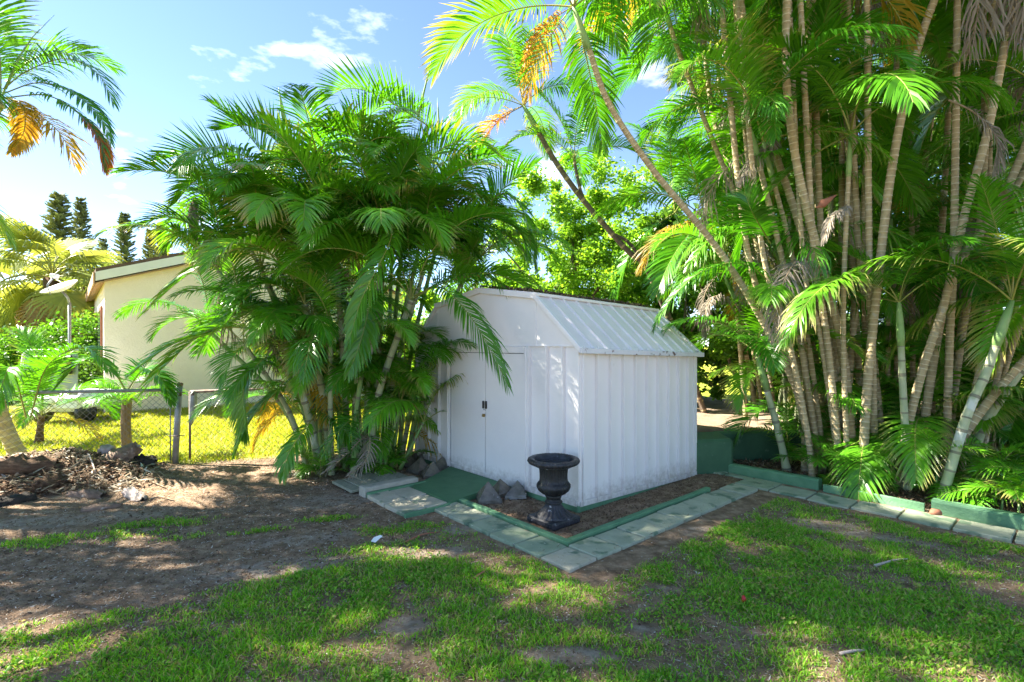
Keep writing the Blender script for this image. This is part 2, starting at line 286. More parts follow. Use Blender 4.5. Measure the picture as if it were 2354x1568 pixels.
def grass_dens(x, y):
    d = np.clip((fbm(x, y, 1.7, 20) - 0.18) * 3.0, 0.2, 1) * np.clip((fbm(x, y, 5.0, 31) - 0.345) * 5.0, 0.14, 1)
    left = np.clip((y - (3.42 + 0.75 * (x + 1.2)) + 0.5 * (fbm(x, y, 2.6, 12) - 0.5)) / 0.28, 0, 1) * (x < -0.35)     # dark mulch area
    d = d * (1 - left)
    for c, a, b, an in ((gp(130, 1240), .75, .16, .25), (gp(370, 1200), .45, .10, .3), (gp(520, 1225), .5, .07, .3), (gp(150, 1440), .4, .15, .5), (gp(420, 1200), .22, .08, 0), (gp(760, 1190), .3, .06, .2), (gp(900, 1215), .45, .12, .2)):
        d = np.maximum(d, np.clip(1.3 - ell(x, y, c, a, b, an), 0, 1) * np.clip((fbm(x, y, 7, 41) - .35) * 4, 0, .8))
    for c, a, b, an in ((gp(800, 1290), .5, .3, .3), (gp(600, 1370), .5, .25, .4), (gp(1980, 1400), 1.0, .55, -.4), (gp(560, 1500), .6, .3, .4), (gp(1100, 1420), .4, .2, 0)):
        d = np.maximum(d, np.clip(1.4 - ell(x, y, c, a, b, an), 0, 1) * np.clip((fbm(x, y, 6, 51) - .25) * 3.5, 0, 1))
    d = d * (1 - 0.93 * sand_mask(x, y))
    # beds, path and paving keep clear of turf
    rx, ry = x - O.x, y - O.y; a_ = rx * U.x + ry * U.y; b_ = rx * V_.x + ry * V_.y
    pad = (a_ > -1.02) & (b_ > -1.02); d = np.where(pad & ((a_ < 3.4)), 0, d)
    bx, by = x - 2.53, y - 6.03; s_ = -(bx * U.x + by * U.y); t_ = bx * V_.x + by * V_.y
    d = np.where((t_ > -0.62 + 0.10 * fbm(x, y, 5, 7)), 0, d)
    return d
me = np_mesh('ground', np.stack([X, Y, Zg], -1).reshape(-1, 3), quads, [], smooth=True)
for nm, fn in (('lawn', lawn_mask), ('sand', sand_mask), ('turf', grass_dens)):
    at = me.attributes.new(nm, 'FLOAT', 'POINT'); at.data.foreach_set('value', fn(X, Y).ravel().astype(np.float32))
gm = bpy.data.materials.new('ground_soil'); gm.use_nodes = True; n = gm.node_tree; Lk = n.links; pb = n.nodes['Principled BSDF']; pb.inputs['Roughness'].default_value = 0.95; pb.inputs['Specular IOR Level'].default_value = 0.15
t = n.nodes.new('ShaderNodeTexCoord')
def nz(s, d=8):
    q = n.nodes.new('ShaderNodeTexNoise'); q.inputs['Scale'].default_value = s; q.inputs['Detail'].default_value = d; q.inputs['Roughness'].default_value = 0.65; Lk.new(t.outputs['Object'], q.inputs['Vector']); return q.outputs['Fac']
def ramp(f, stops):
    q = n.nodes.new('ShaderNodeValToRGB'); e = q.color_ramp.elements
    e[0].position, e[0].color = stops[0][0], (*stops[0][1], 1); e[1].position, e[1].color = stops[-1][0], (*stops[-1][1], 1)
    for p, c in stops[1:-1]: k = e.new(p); k.color = (*c, 1)
    Lk.new(f, q.inputs['Fac']); return q.outputs['Color']
def mixc(f, a, b):
    q = n.nodes.new('ShaderNodeMixRGB'); Lk.new(f, q.inputs['Fac']); Lk.new(a, q.inputs['Color1']); Lk.new(b, q.inputs['Color2']); return q.outputs['Color']
def attr(nm): q = n.nodes.new('ShaderNodeAttribute'); q.attribute_name = nm; return q.outputs['Fac']
soil = ramp(nz(9), [(0.3, (0.115, 0.073, 0.045)), (0.5, (0.265, 0.178, 0.115)), (0.72, (0.44, 0.315, 0.215))])
turfc = ramp(nz(14), [(0.3, (0.075, 0.085, 0.020)), (0.55, (0.17, 0.145, 0.06)), (0.75, (0.30, 0.23, 0.13))])
sandc = ramp(nz(22), [(0.3, (0.23, 0.185, 0.145)), (0.7, (0.43, 0.36, 0.29))])
lawnc = ramp(nz(5), [(0.3, (0.16, 0.24, 0.012)), (0.55, (0.30, 0.33, 0.03)), (0.75, (0.38, 0.32, 0.07))])
c = mixc(attr('turf'), soil, turfc); sm_ = n.nodes.new('ShaderNodeMath'); sm_.operation = 'MULTIPLY'; Lk.new(attr('sand'), sm_.inputs[0]); Lk.new(ramp(nz(11), [(0.36, (0, 0, 0)), (0.56, (0.85, 0.85, 0.85))]), sm_.inputs[1])
c = mixc(sm_.outputs[0], c, sandc); c = mixc(attr('lawn'), c, lawnc)
Lk.new(c, pb.inputs['Base Color'])
bp = n.nodes.new('ShaderNodeBump'); bp.inputs['Strength'].default_value = 0.9; bp.inputs['Distance'].default_value = 0.03; Lk.new(nz(55), bp.inputs['Height']); Lk.new(bp.outputs['Normal'], pb.inputs['Normal'])
me.materials.append(gm)
tag(mobj('ground', me), 'bare dark earth and sandy patches of the yard', None, None, 'structure')
# ------------------------------------------------------------------ grass and litter (uncountable)
rng = np.random.RandomState(11)
def blades(name, x, y, h, wd, lean, m, label, cat):
    n_ = len(x); z = gz(x, y) - 0.004; an = rng.rand(n_) * 2 * np.pi; la = rng.rand(n_) * 2 * np.pi
    wx, wy = np.cos(an) * wd / 2, np.sin(an) * wd / 2; lx, ly = np.cos(la) * lean * h, np.sin(la) * lean * h
    b = np.stack([x, y, z], -1); W = np.stack([wx, wy, 0 * wx], -1)
    mid = b + np.stack([lx * .35, ly * .35, h * .6], -1); tip = b + np.stack([lx, ly, h], -1)
    V = np.stack([b - W, b + W, mid - W * .8, mid + W * .8, tip], 1).reshape(-1, 3)
    k = np.arange(n_)[:, None] * 5
    T = np.concatenate([k + np.array([[0, 1, 3]]), k + np.array([[0, 3, 2]]), k + np.array([[2, 3, 4]])], 1).reshape(-1, 3)
    me = np_mesh(name, V, T, [m]); return tag(mobj(name, me), label, cat, None, 'stuff')
N = 640000; gx = rng.rand(N) * 9.4 - 4.6; gy = 2.0 + rng.rand(N) ** 1.15 * 4.2
keep = (np.abs(gx) < gy * 1.06 + 0.2); gx, gy = gx[keep], gy[keep]
dn = grass_dens(gx, gy); keep = rng.rand(len(gx)) < dn * 0.9; gx, gy, dn = gx[keep], gy[keep], dn[keep]
hh = (0.012 + 0.026 * rng.rand(len(gx)) ** 1.8) * (0.6 + 0.7 * dn)
blades('yard_grass', gx, gy, hh, 0.004 + 0.0045 * rng.rand(len(gx)), 0.3 + 0.9 * rng.rand(len(gx)), 'grass_blade', 'patchy short green grass over the front of the yard', 'grass')
N = 90000; gx = rng.rand(N) * 12.5 - 11.5; gy = 6.2 + rng.rand(N) * 7
keep = (rng.rand(N) < lawn_mask(gx, gy)); gx, gy = gx[keep], gy[keep]
blades('lawn_grass', gx, gy, 0.03 + 0.05 * rng.rand(len(gx)), 0.008 + 0.006 * rng.rand(len(gx)), 0.4 + 0.8 * rng.rand(len(gx)), 'lawn_blade', 'sunlit yellow green lawn beyond the wire fence', 'grass')
def chips(name, x, y, z, ln, wd, m, label, cat, tilt=0.35):
    n_ = len(x); an = rng.rand(n_) * 2 * np.pi; tz = (rng.rand(n_) - .5) * tilt * ln
    d = np.stack([np.cos(an) * ln / 2, np.sin(an) * ln / 2, tz], -1); s = np.stack([-np.sin(an) * wd / 2, np.cos(an) * wd / 2, (rng.rand(n_) - .5) * tilt * wd], -1)
    b = np.stack([x, y, z], -1); up = np.zeros_like(b); up[:, 2] = wd * 0.35
    V = np.stack([b - d, b - s * 1.0, b + d, b + s * 1.0, b + up], 1).reshape(-1, 3); k = np.arange(n_)[:, None] * 5
    T = np.concatenate([k + np.array([[0, 1, 4]]), k + np.array([[1, 2, 4]]), k + np.array([[2, 3, 4]]), k + np.array([[3, 0, 4]])], 1).reshape(-1, 3)
    return tag(mobj(name, np_mesh(name, V, T, [m])), label, cat, None, 'stuff')
N = 75000; lx = rng.rand(N) * 10.5 - 6.6; ly = 2.0 + rng.rand(N) ** 1.1 * 4.7
keep = (np.abs(lx) < ly * 1.06 + .2) & (ly < FY(lx) + .2); lx, ly = lx[keep], ly[keep]
left = (lx < -0.35) & (ly > 3.2 + .75 * (lx + 1.2)); rx, ry = lx - O.x, ly - O.y
a_ = rx * U.x + ry * U.y; b_ = rx * V_.x + ry * V_.y
keep = (rng.rand(len(lx)) < np.where(left, 0.9, 0.8)) & (~((a_ > -1.0) & (b_ > -1.0) & (a_ < 1.7)) | ((rng.rand(len(lx)) < .22) & ((a_ < -.68) | (b_ < -.68)))) & (rng.rand(len(lx)) > 0.8 * sand_mask(lx, ly)); lx, ly = lx[keep], ly[keep]
ln = 0.008 + 0.05 * rng.rand(len(lx)) ** 4
rx, ry = lx - O.x, ly - O.y; a_ = rx * U.x + ry * U.y; b_ = rx * V_.x + ry * V_.y; onp = (a_ > -1.0) & (b_ > -1.0) & (a_ < 1.7)
chips('leaf_litter', lx, ly, np.where(onp, .024, gz(lx, ly) + .002), ln, 0.003 + 0.005 * rng.rand(len(lx)), 'litter', 'scattered dry leaf scraps and pale chips over bare earth', 'leaf litter')
N = 60000; cx_ = rng.rand(N) * 10.5 - 6.6; cy_ = 2.0 + rng.rand(N) ** 1.2 * 4.8
keep = (np.abs(cx_) < cy_ * 1.06 + .2) & (cy_ < FY(cx_) + .2); cx_, cy_ = cx_[keep], cy_[keep]; rx, ry = cx_ - O.x, cy_ - O.y; a_ = rx * U.x + ry * U.y; b_ = rx * V_.x + ry * V_.y
keep = ~((a_ > -1.25) & (b_ > -1.25) & (a_ < 2.2)) & ((cx_ - 2.53) * V_.x + (cy_ - 6.03) * V_.y < -.6) & (rng.rand(len(cx_)) < np.where((cx_ < -.35) & (cy_ > 3.2 + .75 * (cx_ + 1.2)), 1.0, .35)); cx_, cy_ = cx_[keep], cy_[keep]
chips('soil_crumbs', cx_, cy_, gz(cx_, cy_) + .001, .008 + .030 * rng.rand(len(cx_)) ** 3, .006 + .018 * rng.rand(len(cx_)) ** 3, 'soil_crumb', 'dark crumbs and clods of loose earth', 'soil', .6)
N = 120000; wx_ = rng.rand(N) * 7 - 3.2; wy_ = 2.1 + rng.rand(N) * 2.6; keep = rng.rand(N) < grass_dens(wx_, wy_) * np.clip((fbm(wx_, wy_, 2.3, 71) - .50) * 6, 0, 1); wx_, wy_ = wx_[keep], wy_[keep]
chips('creeping_weeds', wx_, wy_, gz(wx_, wy_) + .010 + .022 * rng.rand(len(wx_)), .012 + .014 * rng.rand(len(wx_)), .009 + .009 * rng.rand(len(wx_)), 'weed_leaf', 'low creeping weeds mixed into the grass', 'weeds', 1.0)
N = 110000; wx_ = rng.rand(N) * 8.5 - 3.8; wy_ = 2.05 + rng.rand(N) ** 1.1 * 3.2; keep = (rng.rand(N) < np.clip(grass_dens(wx_, wy_) * 1.5 + .12, 0, 1) * np.clip((grass_dens(wx_, wy_) > 0) * 1.0, 0, 1)); wx_, wy_ = wx_[keep], wy_[keep]
chips('dry_thatch', wx_, wy_, gz(wx_, wy_) + .003 + .010 * rng.rand(len(wx_)), .014 + .035 * rng.rand(len(wx_)) ** 2, .0022 + .002 * rng.rand(len(wx_)), 'thatch', 'dry straw and thatch lying between the grass blades', 'thatch', .5)
# mulch between the paving and the shed and in the palm bed
sh_a = rng.rand(15000) * 3.2 - .66; sh_b = rng.rand(15000) * 3.1 - .66
keep = ((sh_a < .0) | (sh_b < .0)) & ~((sh_a > .88) & (sh_b > -.82)) & ~((sh_a > 1.0)); sh_a, sh_b = sh_a[keep], sh_b[keep]
mx_ = O.x + sh_a * U.x + sh_b * V_.x; my_ = O.y + sh_a * U.y + sh_b * V_.y
chips('shed_mulch', mx_, my_, gz(mx_, my_) + .004, .012 + .02 * rng.rand(len(mx_)), .006 + .006 * rng.rand(len(mx_)), 'mulch_chip', 'brown bark mulch in the narrow bed around the white shed', 'mulch', 0.8)
bs = rng.rand(26000) * 5.5 - .4; bt = rng.rand(26000) ** 1.3 * 1.8 + .1
mx_ = 2.53 - bs * U.x + bt * V_.x; my_ = 6.03 - bs * U.y + bt * V_.y
chips('bed_mulch', mx_, my_, gz(mx_, my_) + .02 + .03 * rng.rand(len(mx_)), .02 + .05 * rng.rand(len(mx_)) ** 2, .006 + .010 * rng.rand(len(mx_)), 'mulch_chip', 'reddish brown mulch and dead leaf scraps in the palm bed', 'mulch', 0.9)
# ------------------------------------------------------------------ the shed
LF, WS, TILT = 2.83, 2.06, 0.030
def S(a, b, z): return Vector((a * U.x + b * V_.x, a * U.y + b * V_.y, z - TILT * b))      # shed coordinates, relative to its near corner
def quadbox(mb, pts, nrm, th, m):
    """a plate: polygon pts with thickness th along nrm"""
    pts = [Vector(p) for p in pts]; k = len(pts); q = [p + Vector(nrm) * th for p in pts]
    fs = [tuple(range(k))[::-1], tuple(range(k, 2 * k))] + [(i, (i + 1) % k, k + (i + 1) % k, k + i) for i in range(k)]
    return mb.poly(pts + q, fs, m)
shed = thing('storage_shed', O, 'white painted ribbed metal garden shed with gambrel roof', 'shed')
Z0, Z1 = 0.05, 1.49
def panel(name, p, w_, up, h, nrm, m='white_paint', rib=True, rw=0.032, rh=0.030, parent=shed):
    """flat sheet of width vector w_ and height vector up*h with a rib along its first edge"""
    mb = MB(); W = w_; Hh = up * h; wl = w_.length; ww = w_.normalized()
    prof = [(0, 0), (rw * .15, rh), (rw * .80, rh), (rw, 0), (rw + .002, -.005), (rw + .007, -.005), (rw + .009, 0), (wl, 0)] if rib else [(0, 0), (wl, 0)]
    vs = [p + ww * x + nrm * y for x, y in prof] + [p + Hh + ww * x + nrm * y for x, y in prof]; k = len(prof)
    vs += [p - nrm * .006, p + W - nrm * .006, p + Hh - nrm * .006, p + W + Hh - nrm * .006]
    fs = [(i, i + 1, k + i + 1, k + i) for i in range(k - 1)] + [(2 * k + 1, 2 * k, 2 * k + 2, 2 * k + 3)]
    mb.poly(vs, fs, m); return mb.build(name, parent)
mb = MB(); mb.box(S(-.015, -.02, -.03), S(LF + .03, 0, 0), S(0, WS + .04, 0), S(0, 0, .078), 'green_kerb', .01); mb.build('foundation_slab', shed)
inner = MB()
inner.poly([S(.04, .04, .06), S(LF - .04, .04, .06), S(LF - .04, WS - .04, .06), S(.04, WS - .04, .06), S(.04, .04, 1.46), S(LF - .04, .04, 1.46), S(LF - .04, WS - .04, 1.46), S(.04, WS - .04, 1.46)],
           [(0, 1, 2, 3), (0, 4, 5, 1), (1, 5, 6, 2), (2, 6, 7, 3), (3, 7, 4, 0)], 'interior_shade'); inner.build('interior_shade_box', shed)  # black box painted in for the darkness behind the walls, not a real lining
nF, nS = -V_, -U
fr = [(0.05, .196), (.196, .405), (.405, .655), (2.06, 2.277), (2.277, 2.506), (2.506, 2.80)]
for a0, a1 in fr: panel('wall_panel', S(a1, 0, Z0), S(a0, 0, 0) - S(a1, 0, 0), ZZ, Z1 - Z0, nF)
nb = 10; bw = (WS - .04) / nb
for i in range(nb):
    p = S(0, .03 + bw * i + .12 if i == 0 else .03 + bw * i, Z0)
    panel('wall_panel', S(0, .03 + bw * i, Z0), S(0, bw, 0), ZZ, Z1 - Z0, nS)
for i in range(nb): panel('wall_panel', S(LF, WS - .01 - bw * i, Z0), S(0, -bw, 0), ZZ, Z1 - Z0, -nS)
for i in range(12): panel('wall_panel', S(.02 + i * .2325, WS, Z0), S(.2325, 0, 0), ZZ, Z1 - Z0, -nF)
for (a, b, na, nb_) in ((0, 0, 1, 1), (LF, 0, -1, 1), (0, WS, 1, -1), (LF, WS, -1, -1)):          # corner trims
    mb = MB(); mb.box(S(a - .012 * na, b - .012 * nb_, Z0 - .004), S(.060 * na, 0, 0), S(0, .016 * nb_, 0), ZZ * (Z1 - Z0), 'white_paint', .003)
    mb.box(S(a - .0125 * na, b + .0045 * nb_, Z0 - .004), S(.016 * na, 0, 0), S(0, .052 * nb_, 0), ZZ * (Z1 - Z0), 'white_paint', .003); mb.build('corner_trim', shed)
mb = MB(); mb.box(S(0.005, -.022, Z0 - .012), S(LF - .01, 0, 0), S(0, .02, 0), ZZ * .06, 'white_paint', .003); mb.box(S(-.022, 0.005, Z0 - .012), S(.02, 0, 0), S(0, WS - .01, 0), ZZ * .05, 'white_paint', .003); mb.build('floor_rail', shed)
# door frame and doors
for a0, a1 in ((.645, .700), (2.015, 2.07)):
    mb = MB(); mb.box(S(a0, -.030, Z0), S(a1 - a0, 0, 0), S(0, .028, 0), ZZ * (Z1 - Z0 - .01), 'white_paint', .004)
    mb.box(S(a0 + .02, -.038, Z0), S(.014, 0, 0), S(0, .010, 0), ZZ * (Z1 - Z0 - .012), 'white_paint', .003); mb.build('door_jamb', shed)
mb = MB(); mb.box(S(.70, -.026, 1.415), S(1.315, 0, 0), S(0, .022, 0), ZZ * .066, 'white_paint', .004); mb.build('door_header', shed)
for k, (a0, a1) in enumerate(((.703, 1.338), (1.346, 2.002))):
    mb = MB(); mb.box(S(a0, -.013, Z0 + .045), S(a1 - a0, 0, 0), S(0, .012, 0), ZZ * (1.412 - Z0 - .047), 'white_paint', .004)
    d = mb.build('sliding_door', shed); ha = 1.338 - .034 if k == 0 else 1.346 + .006
    mb = MB(); mb.box(S(ha, -.030, .80), S(.028, 0, 0), S(0, .018, 0), ZZ * .085, 'black_plastic', .006); mb.build('door_handle', d)
mb = MB(); mb.box(S(2.0065, -.006, .14), S(.006, 0, 0), S(0, .003, 0), ZZ * 1.25, 'interior_shade'); mb.build('gap_shade_strip', shed)  # dark strip that paints the shade in the slit beside the left door
# gable walls
prof = [(0.0, 1.50), (.545, 1.975), (1.415, 2.095), (2.285, 1.975), (LF, 1.50)]
for b, nn in ((0, nF), (WS, -nF)):
    for (a0, a1) in ((0, .535), (.550, 2.28), (2.295, LF)):
        def top(a):
            for (x0, z0), (x1, z1) in zip(prof, prof[1:]):
                if x0 <= a <= x1: return z0 + (z1 - z0) * (a - x0) / (x1 - x0) - .012
        cut = [a0] + [x for x, _ in prof if a0 < x < a1] + [a1]
        mb = MB(); quadbox(mb, [S(a0, b, 1.495), S(a1, b, 1.495)] + [S(x, b, max(top(x), 1.496)) for x in reversed(cut)], nn, .012, 'white_paint'); mb.build('gable_panel', shed)
    mb = MB(); mb.box(S(0.0, b, 1.482) + nn * .002, S(LF, 0, 0), nn * .016, ZZ * .018, 'white_paint', .003)
    for a in (.534, 2.279): mb.box(S(a, b, 1.5) + nn * .011, S(.017, 0, 0), nn * .007, ZZ * .46, 'white_paint', .002)
    mb.build('gable_trim', shed)
# roof sheets
rp_ = [(-.055, 1.455), (.545, 1.985), (1.415, 2.105), (2.285, 1.985), (LF + .055, 1.455)]
BO = -.045; nr = 11; rw_ = (WS - 2 * BO) / nr
for k in range(4):
    (x0, z0), (x1, z1) = (rp_[k], rp_[k + 1]) if k < 2 else (rp_[k + 1], rp_[k])
    up = (S(x1, 0, z1) - S(x0, 0, z0)); h = up.length; up.normalize(); sgn = 1 if k < 2 else -1
    nr_ = (V_.cross(up) * -1).normalized(); nr_ = nr_ if nr_.z > 0 else -nr_
    for i in range(nr):
        panel('roof_panel', S(x0, BO + i * rw_, z0) + nr_ * .012 * (k in (1, 2)) - (up * .03 if k in (1, 2) else ZZ * 0), S(0, rw_, 0), up, h + (.03 if k in (1, 2) else 0), nr_, 'roof_paint', True, .036, .018)
for b, sg in ((BO, -1), (WS - BO, 1)):                                   # rake trims along the gable ends
    for (x0, z0), (x1, z1) in zip(rp_, rp_[1:]):
        d = S(x1, b, z1) - S(x0, b, z0); mb = MB(); mb.box(S(x0, b, z0 - .034), d, S(0, .05 * -sg, 0), ZZ * .056, 'roof_trim' if sg > 0 else 'white_paint', .004); mb.build('rake_trim', shed)
for x in (-.062, LF + .038):
    mb = MB(); mb.box(S(x - .022 if x < 0 else x + .022, BO - .003, 1.422), S(.024, 0, 0), S(0, WS - 2 * BO + .006, 0), ZZ * .052, 'roof_trim', .004); mb.build('eave_trim', shed)
for x in (.545, 2.285):
    mb = MB(); mb.box(S(x - .035 if x < 1 else x - .04, BO - .002, 1.982), S(.08, 0, 0), S(0, WS - 2 * BO + .004, 0), ZZ * .030, 'white_paint', .006); mb.build('break_trim', shed)
# leaf litter lying on the flat upper roof
ra = rng.rand(2600); rb = rng.rand(2600); aa = .62 + .85 * ra; pts = [O + S(a, b * WS, 1.985 + (a - .545) * .138 + .035) for a, b in zip(aa, rb)]
q = np.array([tuple(p) for p in pts]); qz = q[:, 2] + .03 * rng.rand(2600)
chips('roof_litter', q[:, 0], q[:, 1], qz, .03 + .06 * rng.rand(2600), .008 + .012 * rng.rand(2600), 'mulch_chip', 'brown dead leaves lying on top of the shed roof', 'leaf litter', .8)
pl = thing('padlock', O + S(1.342, -.036, .74), 'small brass padlock hanging below the black shed door handles', 'padlock')
mb = MB(); mb.box((-.018, -.012, -.03), (.036, 0, 0), (0, .018, 0), (0, 0, .034), 'brass', .004); mb.build('lock_body', pl)
mb = MB(); mb.tube([Vector((math.cos(t) * .013, 0, .004 + (.038 if 0 <= t <= math.pi else 0) + math.sin(t) * .013)) for t in np.linspace(0, math.pi, 8)] , .003, 'galvanised', 5); mb.build('shackle', pl); pl.rotation_euler = (0, R(14), R(40))
# ------------------------------------------------------------------ paving, kerbs, ramp
random.seed(4)
P0 = Vector((.385, 3.375, 0))
def paver(root, p, ax, ay, m, h=.05, top=.018):
    mb = MB(); g = .006; dz = random.uniform(-.006, .006); ax, ay = Vector(ax), Vector(ay)
    ux, uy = ax.normalized(), ay.normalized(); t1 = random.uniform(-.008, .008); t2 = random.uniform(-.006, .006); tw = random.uniform(-.012, .012)
    o = p + ux * g + uy * g + ZZ * (top - h + dz); A = ax - ux * 2 * g + ZZ * t1 + uy * tw * ax.length; B = ay - uy * 2 * g + ZZ * t2 - ux * tw * ay.length
    mb.box(o, A, B, ZZ * h, m, .006); return mb.build('paver', root)
path = thing('paver_edging', (0, 0, 0), 'L shaped row of pale green concrete pavers around the shed bed', None); path['kind'] = 'structure'
paver(path, P0, U * .29, V_ * .29, 'paver_2')
for i in range(1, 6): paver(path, P0 + U * .288 * i, U * .288, V_ * .29, 'paver_%d' % random.choice((0, 1, 1, 3)))
for j in range(1, 10): paver(path, P0 + V_ * .288 * j, V_ * .288, U * .29, 'paver_%d' % random.choice((0, 1, 3, 3)))
pad = thing('paver_pad', (0, 0, 0), 'four grey square pavers laid in front of the green ramp', None); pad['kind'] = 'structure'
pb0 = Vector((-.946, 4.457, 0))
for i in range(2):
    for j in range(2): paver(pad, pb0 + U * .37 * i + V_ * .235 * j, U * .37, V_ * .235, 'paver_2', top=.03)
def kerb(name, p, d, wv, h, m, label, bev=.012, z=-.04, seg=6):
    root = thing(name, p, label, 'kerb'); mb = MB(); L = Vector(d)
    vs = []; w2 = Vector(wv)
    for i in range(seg + 1):
        q = L * (i / seg) + w2.normalized() * random.uniform(-.006, .006) * (0 < i < seg); hz = h + random.uniform(-.006, .006)
        vs += [q + ZZ * z, q + ZZ * (hz - bev), q + w2.normalized() * bev + ZZ * hz, q + w2 - w2.normalized() * bev + ZZ * hz, q + w2 + ZZ * (hz - bev), q + w2 + ZZ * z]
    fs = [(i * 6 + k, i * 6 + k + 1, (i + 1) * 6 + k + 1, (i + 1) * 6 + k) for i in range(seg) for k in range(5)] + [(5, 4, 3, 2, 1, 0), tuple(seg * 6 + k for k in range(6))]
    mb.poly(vs, fs, m); mb.build('kerb_block', root); return root
K0 = P0 + (U + V_) * .30
kerb('garden_kerb', K0 + V_ * .062, U * 1.50, -V_ * .055, .032, 'green_kerb', 'low dark green kerb strip along the pavers in front of the urn', .005)
kerb('garden_kerb', K0 + U * .062 + V_ * .064, V_ * 2.10, -U * .055, .036, 'green_kerb', 'low green kerb strip along the pavers beside the ribbed side wall', .005)
kerb('garden_kerb', pb0 - V_ * .0 - U * .035, V_ * .47, U * .03, .03, 'green_kerb', 'thin green strip edging the four grey square pavers', .004)
# green ramp
rm = MB(); rz = [(.90, -.79, .012), (1.57, -.79, .012), (1.98, -.035, .055), (.98, -.035, .055)]
tp = [O + S(a, b, 0) + ZZ * (z + TILT * 0) for a, b, z in rz]; bt_ = [Vector((p.x, p.y, -.05)) for p in tp]
rm.poly(tp + bt_, [(0, 1, 2, 3)[::-1], (0, 1, 5, 4), (1, 2, 6, 5), (2, 3, 7, 6), (3, 0, 4, 7)], 'green_paint')
rr = thing('door_ramp', tp[0], 'flat dark green painted ramp in front of the shed doors', 'ramp'); rm.build('ramp_slab', rr, off=tp[0])
# old planks and the concrete block that ends them
pk = G(844 / 1.0085, 1152 / 1.0085); root = thing('concrete_block', pk, 'long pale concrete block between old planks and green ramp', 'block')
mb = MB(); mb.box(ZZ * -.03, V_ * .62, U * .13, ZZ * .115, 'concrete', .012); mb.build('block_body', root)
mb = MB(); mb.box(V_ * .02 - U * .055 + ZZ * -.03, V_ * .66, U * .05, ZZ * .075, 'green_kerb', .006); mb.build('painted_ledge', root)
root = thing('plank_pallet', pk + U * .17, 'weathered greenish planks lying on the ground under palm fronds', 'planks')
for i in range(6):
    mb = MB(); mb.box(V_ * (-.06 + .122 * i) + ZZ * (.012 + random.uniform(-.008, .008)), V_ * .112, U * (.50 + random.uniform(-.05, .08)) + ZZ * random.uniform(-.01, .015), ZZ * .028, 'grey_plank', .004); mb.build('plank', root)
# kerb of the palm bed and the sunken pavers in front of it
B0 = Vector((2.53, 6.03, 0)); BD = -U
kerb('bed_kerb', B0, BD * .98, V_ * .11, .10, 'green_kerb', 'chipped green kerb of the palm bed starting at the green block', .018)
kerb('bed_kerb', B0 + BD * 1.03 - V_ * .02, BD * .82, V_ * .035, .065, 'green_kerb', 'thin bright green edging board between two thick kerbs', .004)
kerb('bed_kerb', B0 + BD * 1.90 - V_ * .02, BD * 1.9, V_ * .12, .105, 'green_kerb', 'thick green kerb with white chips at the right edge', .018)
wp = thing('paver_walk', (0, 0, 0), 'half buried row of grey green pavers along the palm bed', None); wp['kind'] = 'structure'
for i in range(10): paver(wp, B0 - V_ * (.44 + .01 * (i % 3)) + BD * (.30 + .36 * i), BD * .355, V_ * .33, 'paver_%d' % (0, 3, 1, 3, 0, 1, 3, 1, 0, 3)[i], top=.010 + .002 * (i % 2))
for i in range(3): paver(wp, B0 - V_ * .16 + BD * (-.25 + .30 * i), BD * .29, V_ * .14, 'paver_0', top=.006)
# green retaining block behind the shed and the raised terrace
root = thing('retaining_block', (2.62, 6.02, 0), 'dark green painted masonry block at the rear corner of the shed', 'block')
mb = MB(); mb.box(Vector((0, 0, -.05)), Vector((-.95, -.12, 0)), Vector((.05, .55, 0)), ZZ * .44, 'green_wall', .035); mb.build('block_body', root)
mb = MB(); mb.box(Vector((0, .50, -.05)), Vector((1.25, .12, 0)), Vector((-.02, .14, 0)), ZZ * .43, 'green_wall', .02); mb.build('wall_return', root)
tx = np.linspace(-.6, 6.2, 60); ty = np.linspace(6.72, 11.5, 44); TX, TY = np.meshgrid(tx, ty); TZ = .37 + .10 * (fbm(TX, TY, 2.2, 9) - .5) - .30 * np.clip((TX - 4.2) / 2, 0, 1)
TZ[0] = -.05; TY[1] = 6.73; TZ[:, 0] = -.05; TZ[:, -1] = -.05; TZ[-1] = -.05
ix = np.arange(TX.size).reshape(TX.shape); qd = np.stack([ix[:-1, :-1], ix[:-1, 1:], ix[1:, 1:], ix[1:, :-1]], -1).reshape(-1, 4)
tag(mobj('raised_terrace', np_mesh('raised_terrace', np.stack([TX, TY, TZ], -1).reshape(-1, 3), qd, ['terrace_soil'], smooth=True)), 'raised brown earth terrace behind the shed', None, None, 'structure')
# ------------------------------------------------------------------ urn
def lathe(mb, prof, m, n=96, mod=None, cap=False):
    vs = []; k = len(prof)
    for i, (r, z) in enumerate(prof):
        for j in range(n):
            a = 2 * math.pi * j / n; rr_ = r + (mod(i, z, a) if mod else 0); vs.append((rr_ * math.cos(a), rr_ * math.sin(a), z))
    fs = [(i * n + j, i * n + (j + 1) % n, (i + 1) * n + (j + 1) % n, (i + 1) * n + j) for i in range(k - 1) for j in range(n)]
    if cap: fs.append(tuple((k - 1) * n + j for j in range(n)))
    mb.poly(vs, fs, m, True)
urn = thing('garden_urn', (.355, 4.36, 0.0), 'weathered black classical pedestal urn at the shed corner', 'urn'); urn.rotation_euler = (0, 0, math.atan2(V_.y, V_.x))
mb = MB(); mb.box((-.165, -.165, -.012), (.33, 0, 0), (0, .33, 0), (0, 0, .058), 'urn_worn', .012); mb.build('plinth', urn)
mb = MB(); lathe(mb, [(.152, .040), (.150, .056), (.132, .066), (.108, .085), (.085, .108), (.070, .130), (.062, .150)], 'urn_worn', 96, lambda i, z, a: .006 * math.cos(a * 20) * (1 if .05 < z < .14 else 0)); mb.build('fluted_foot', urn)
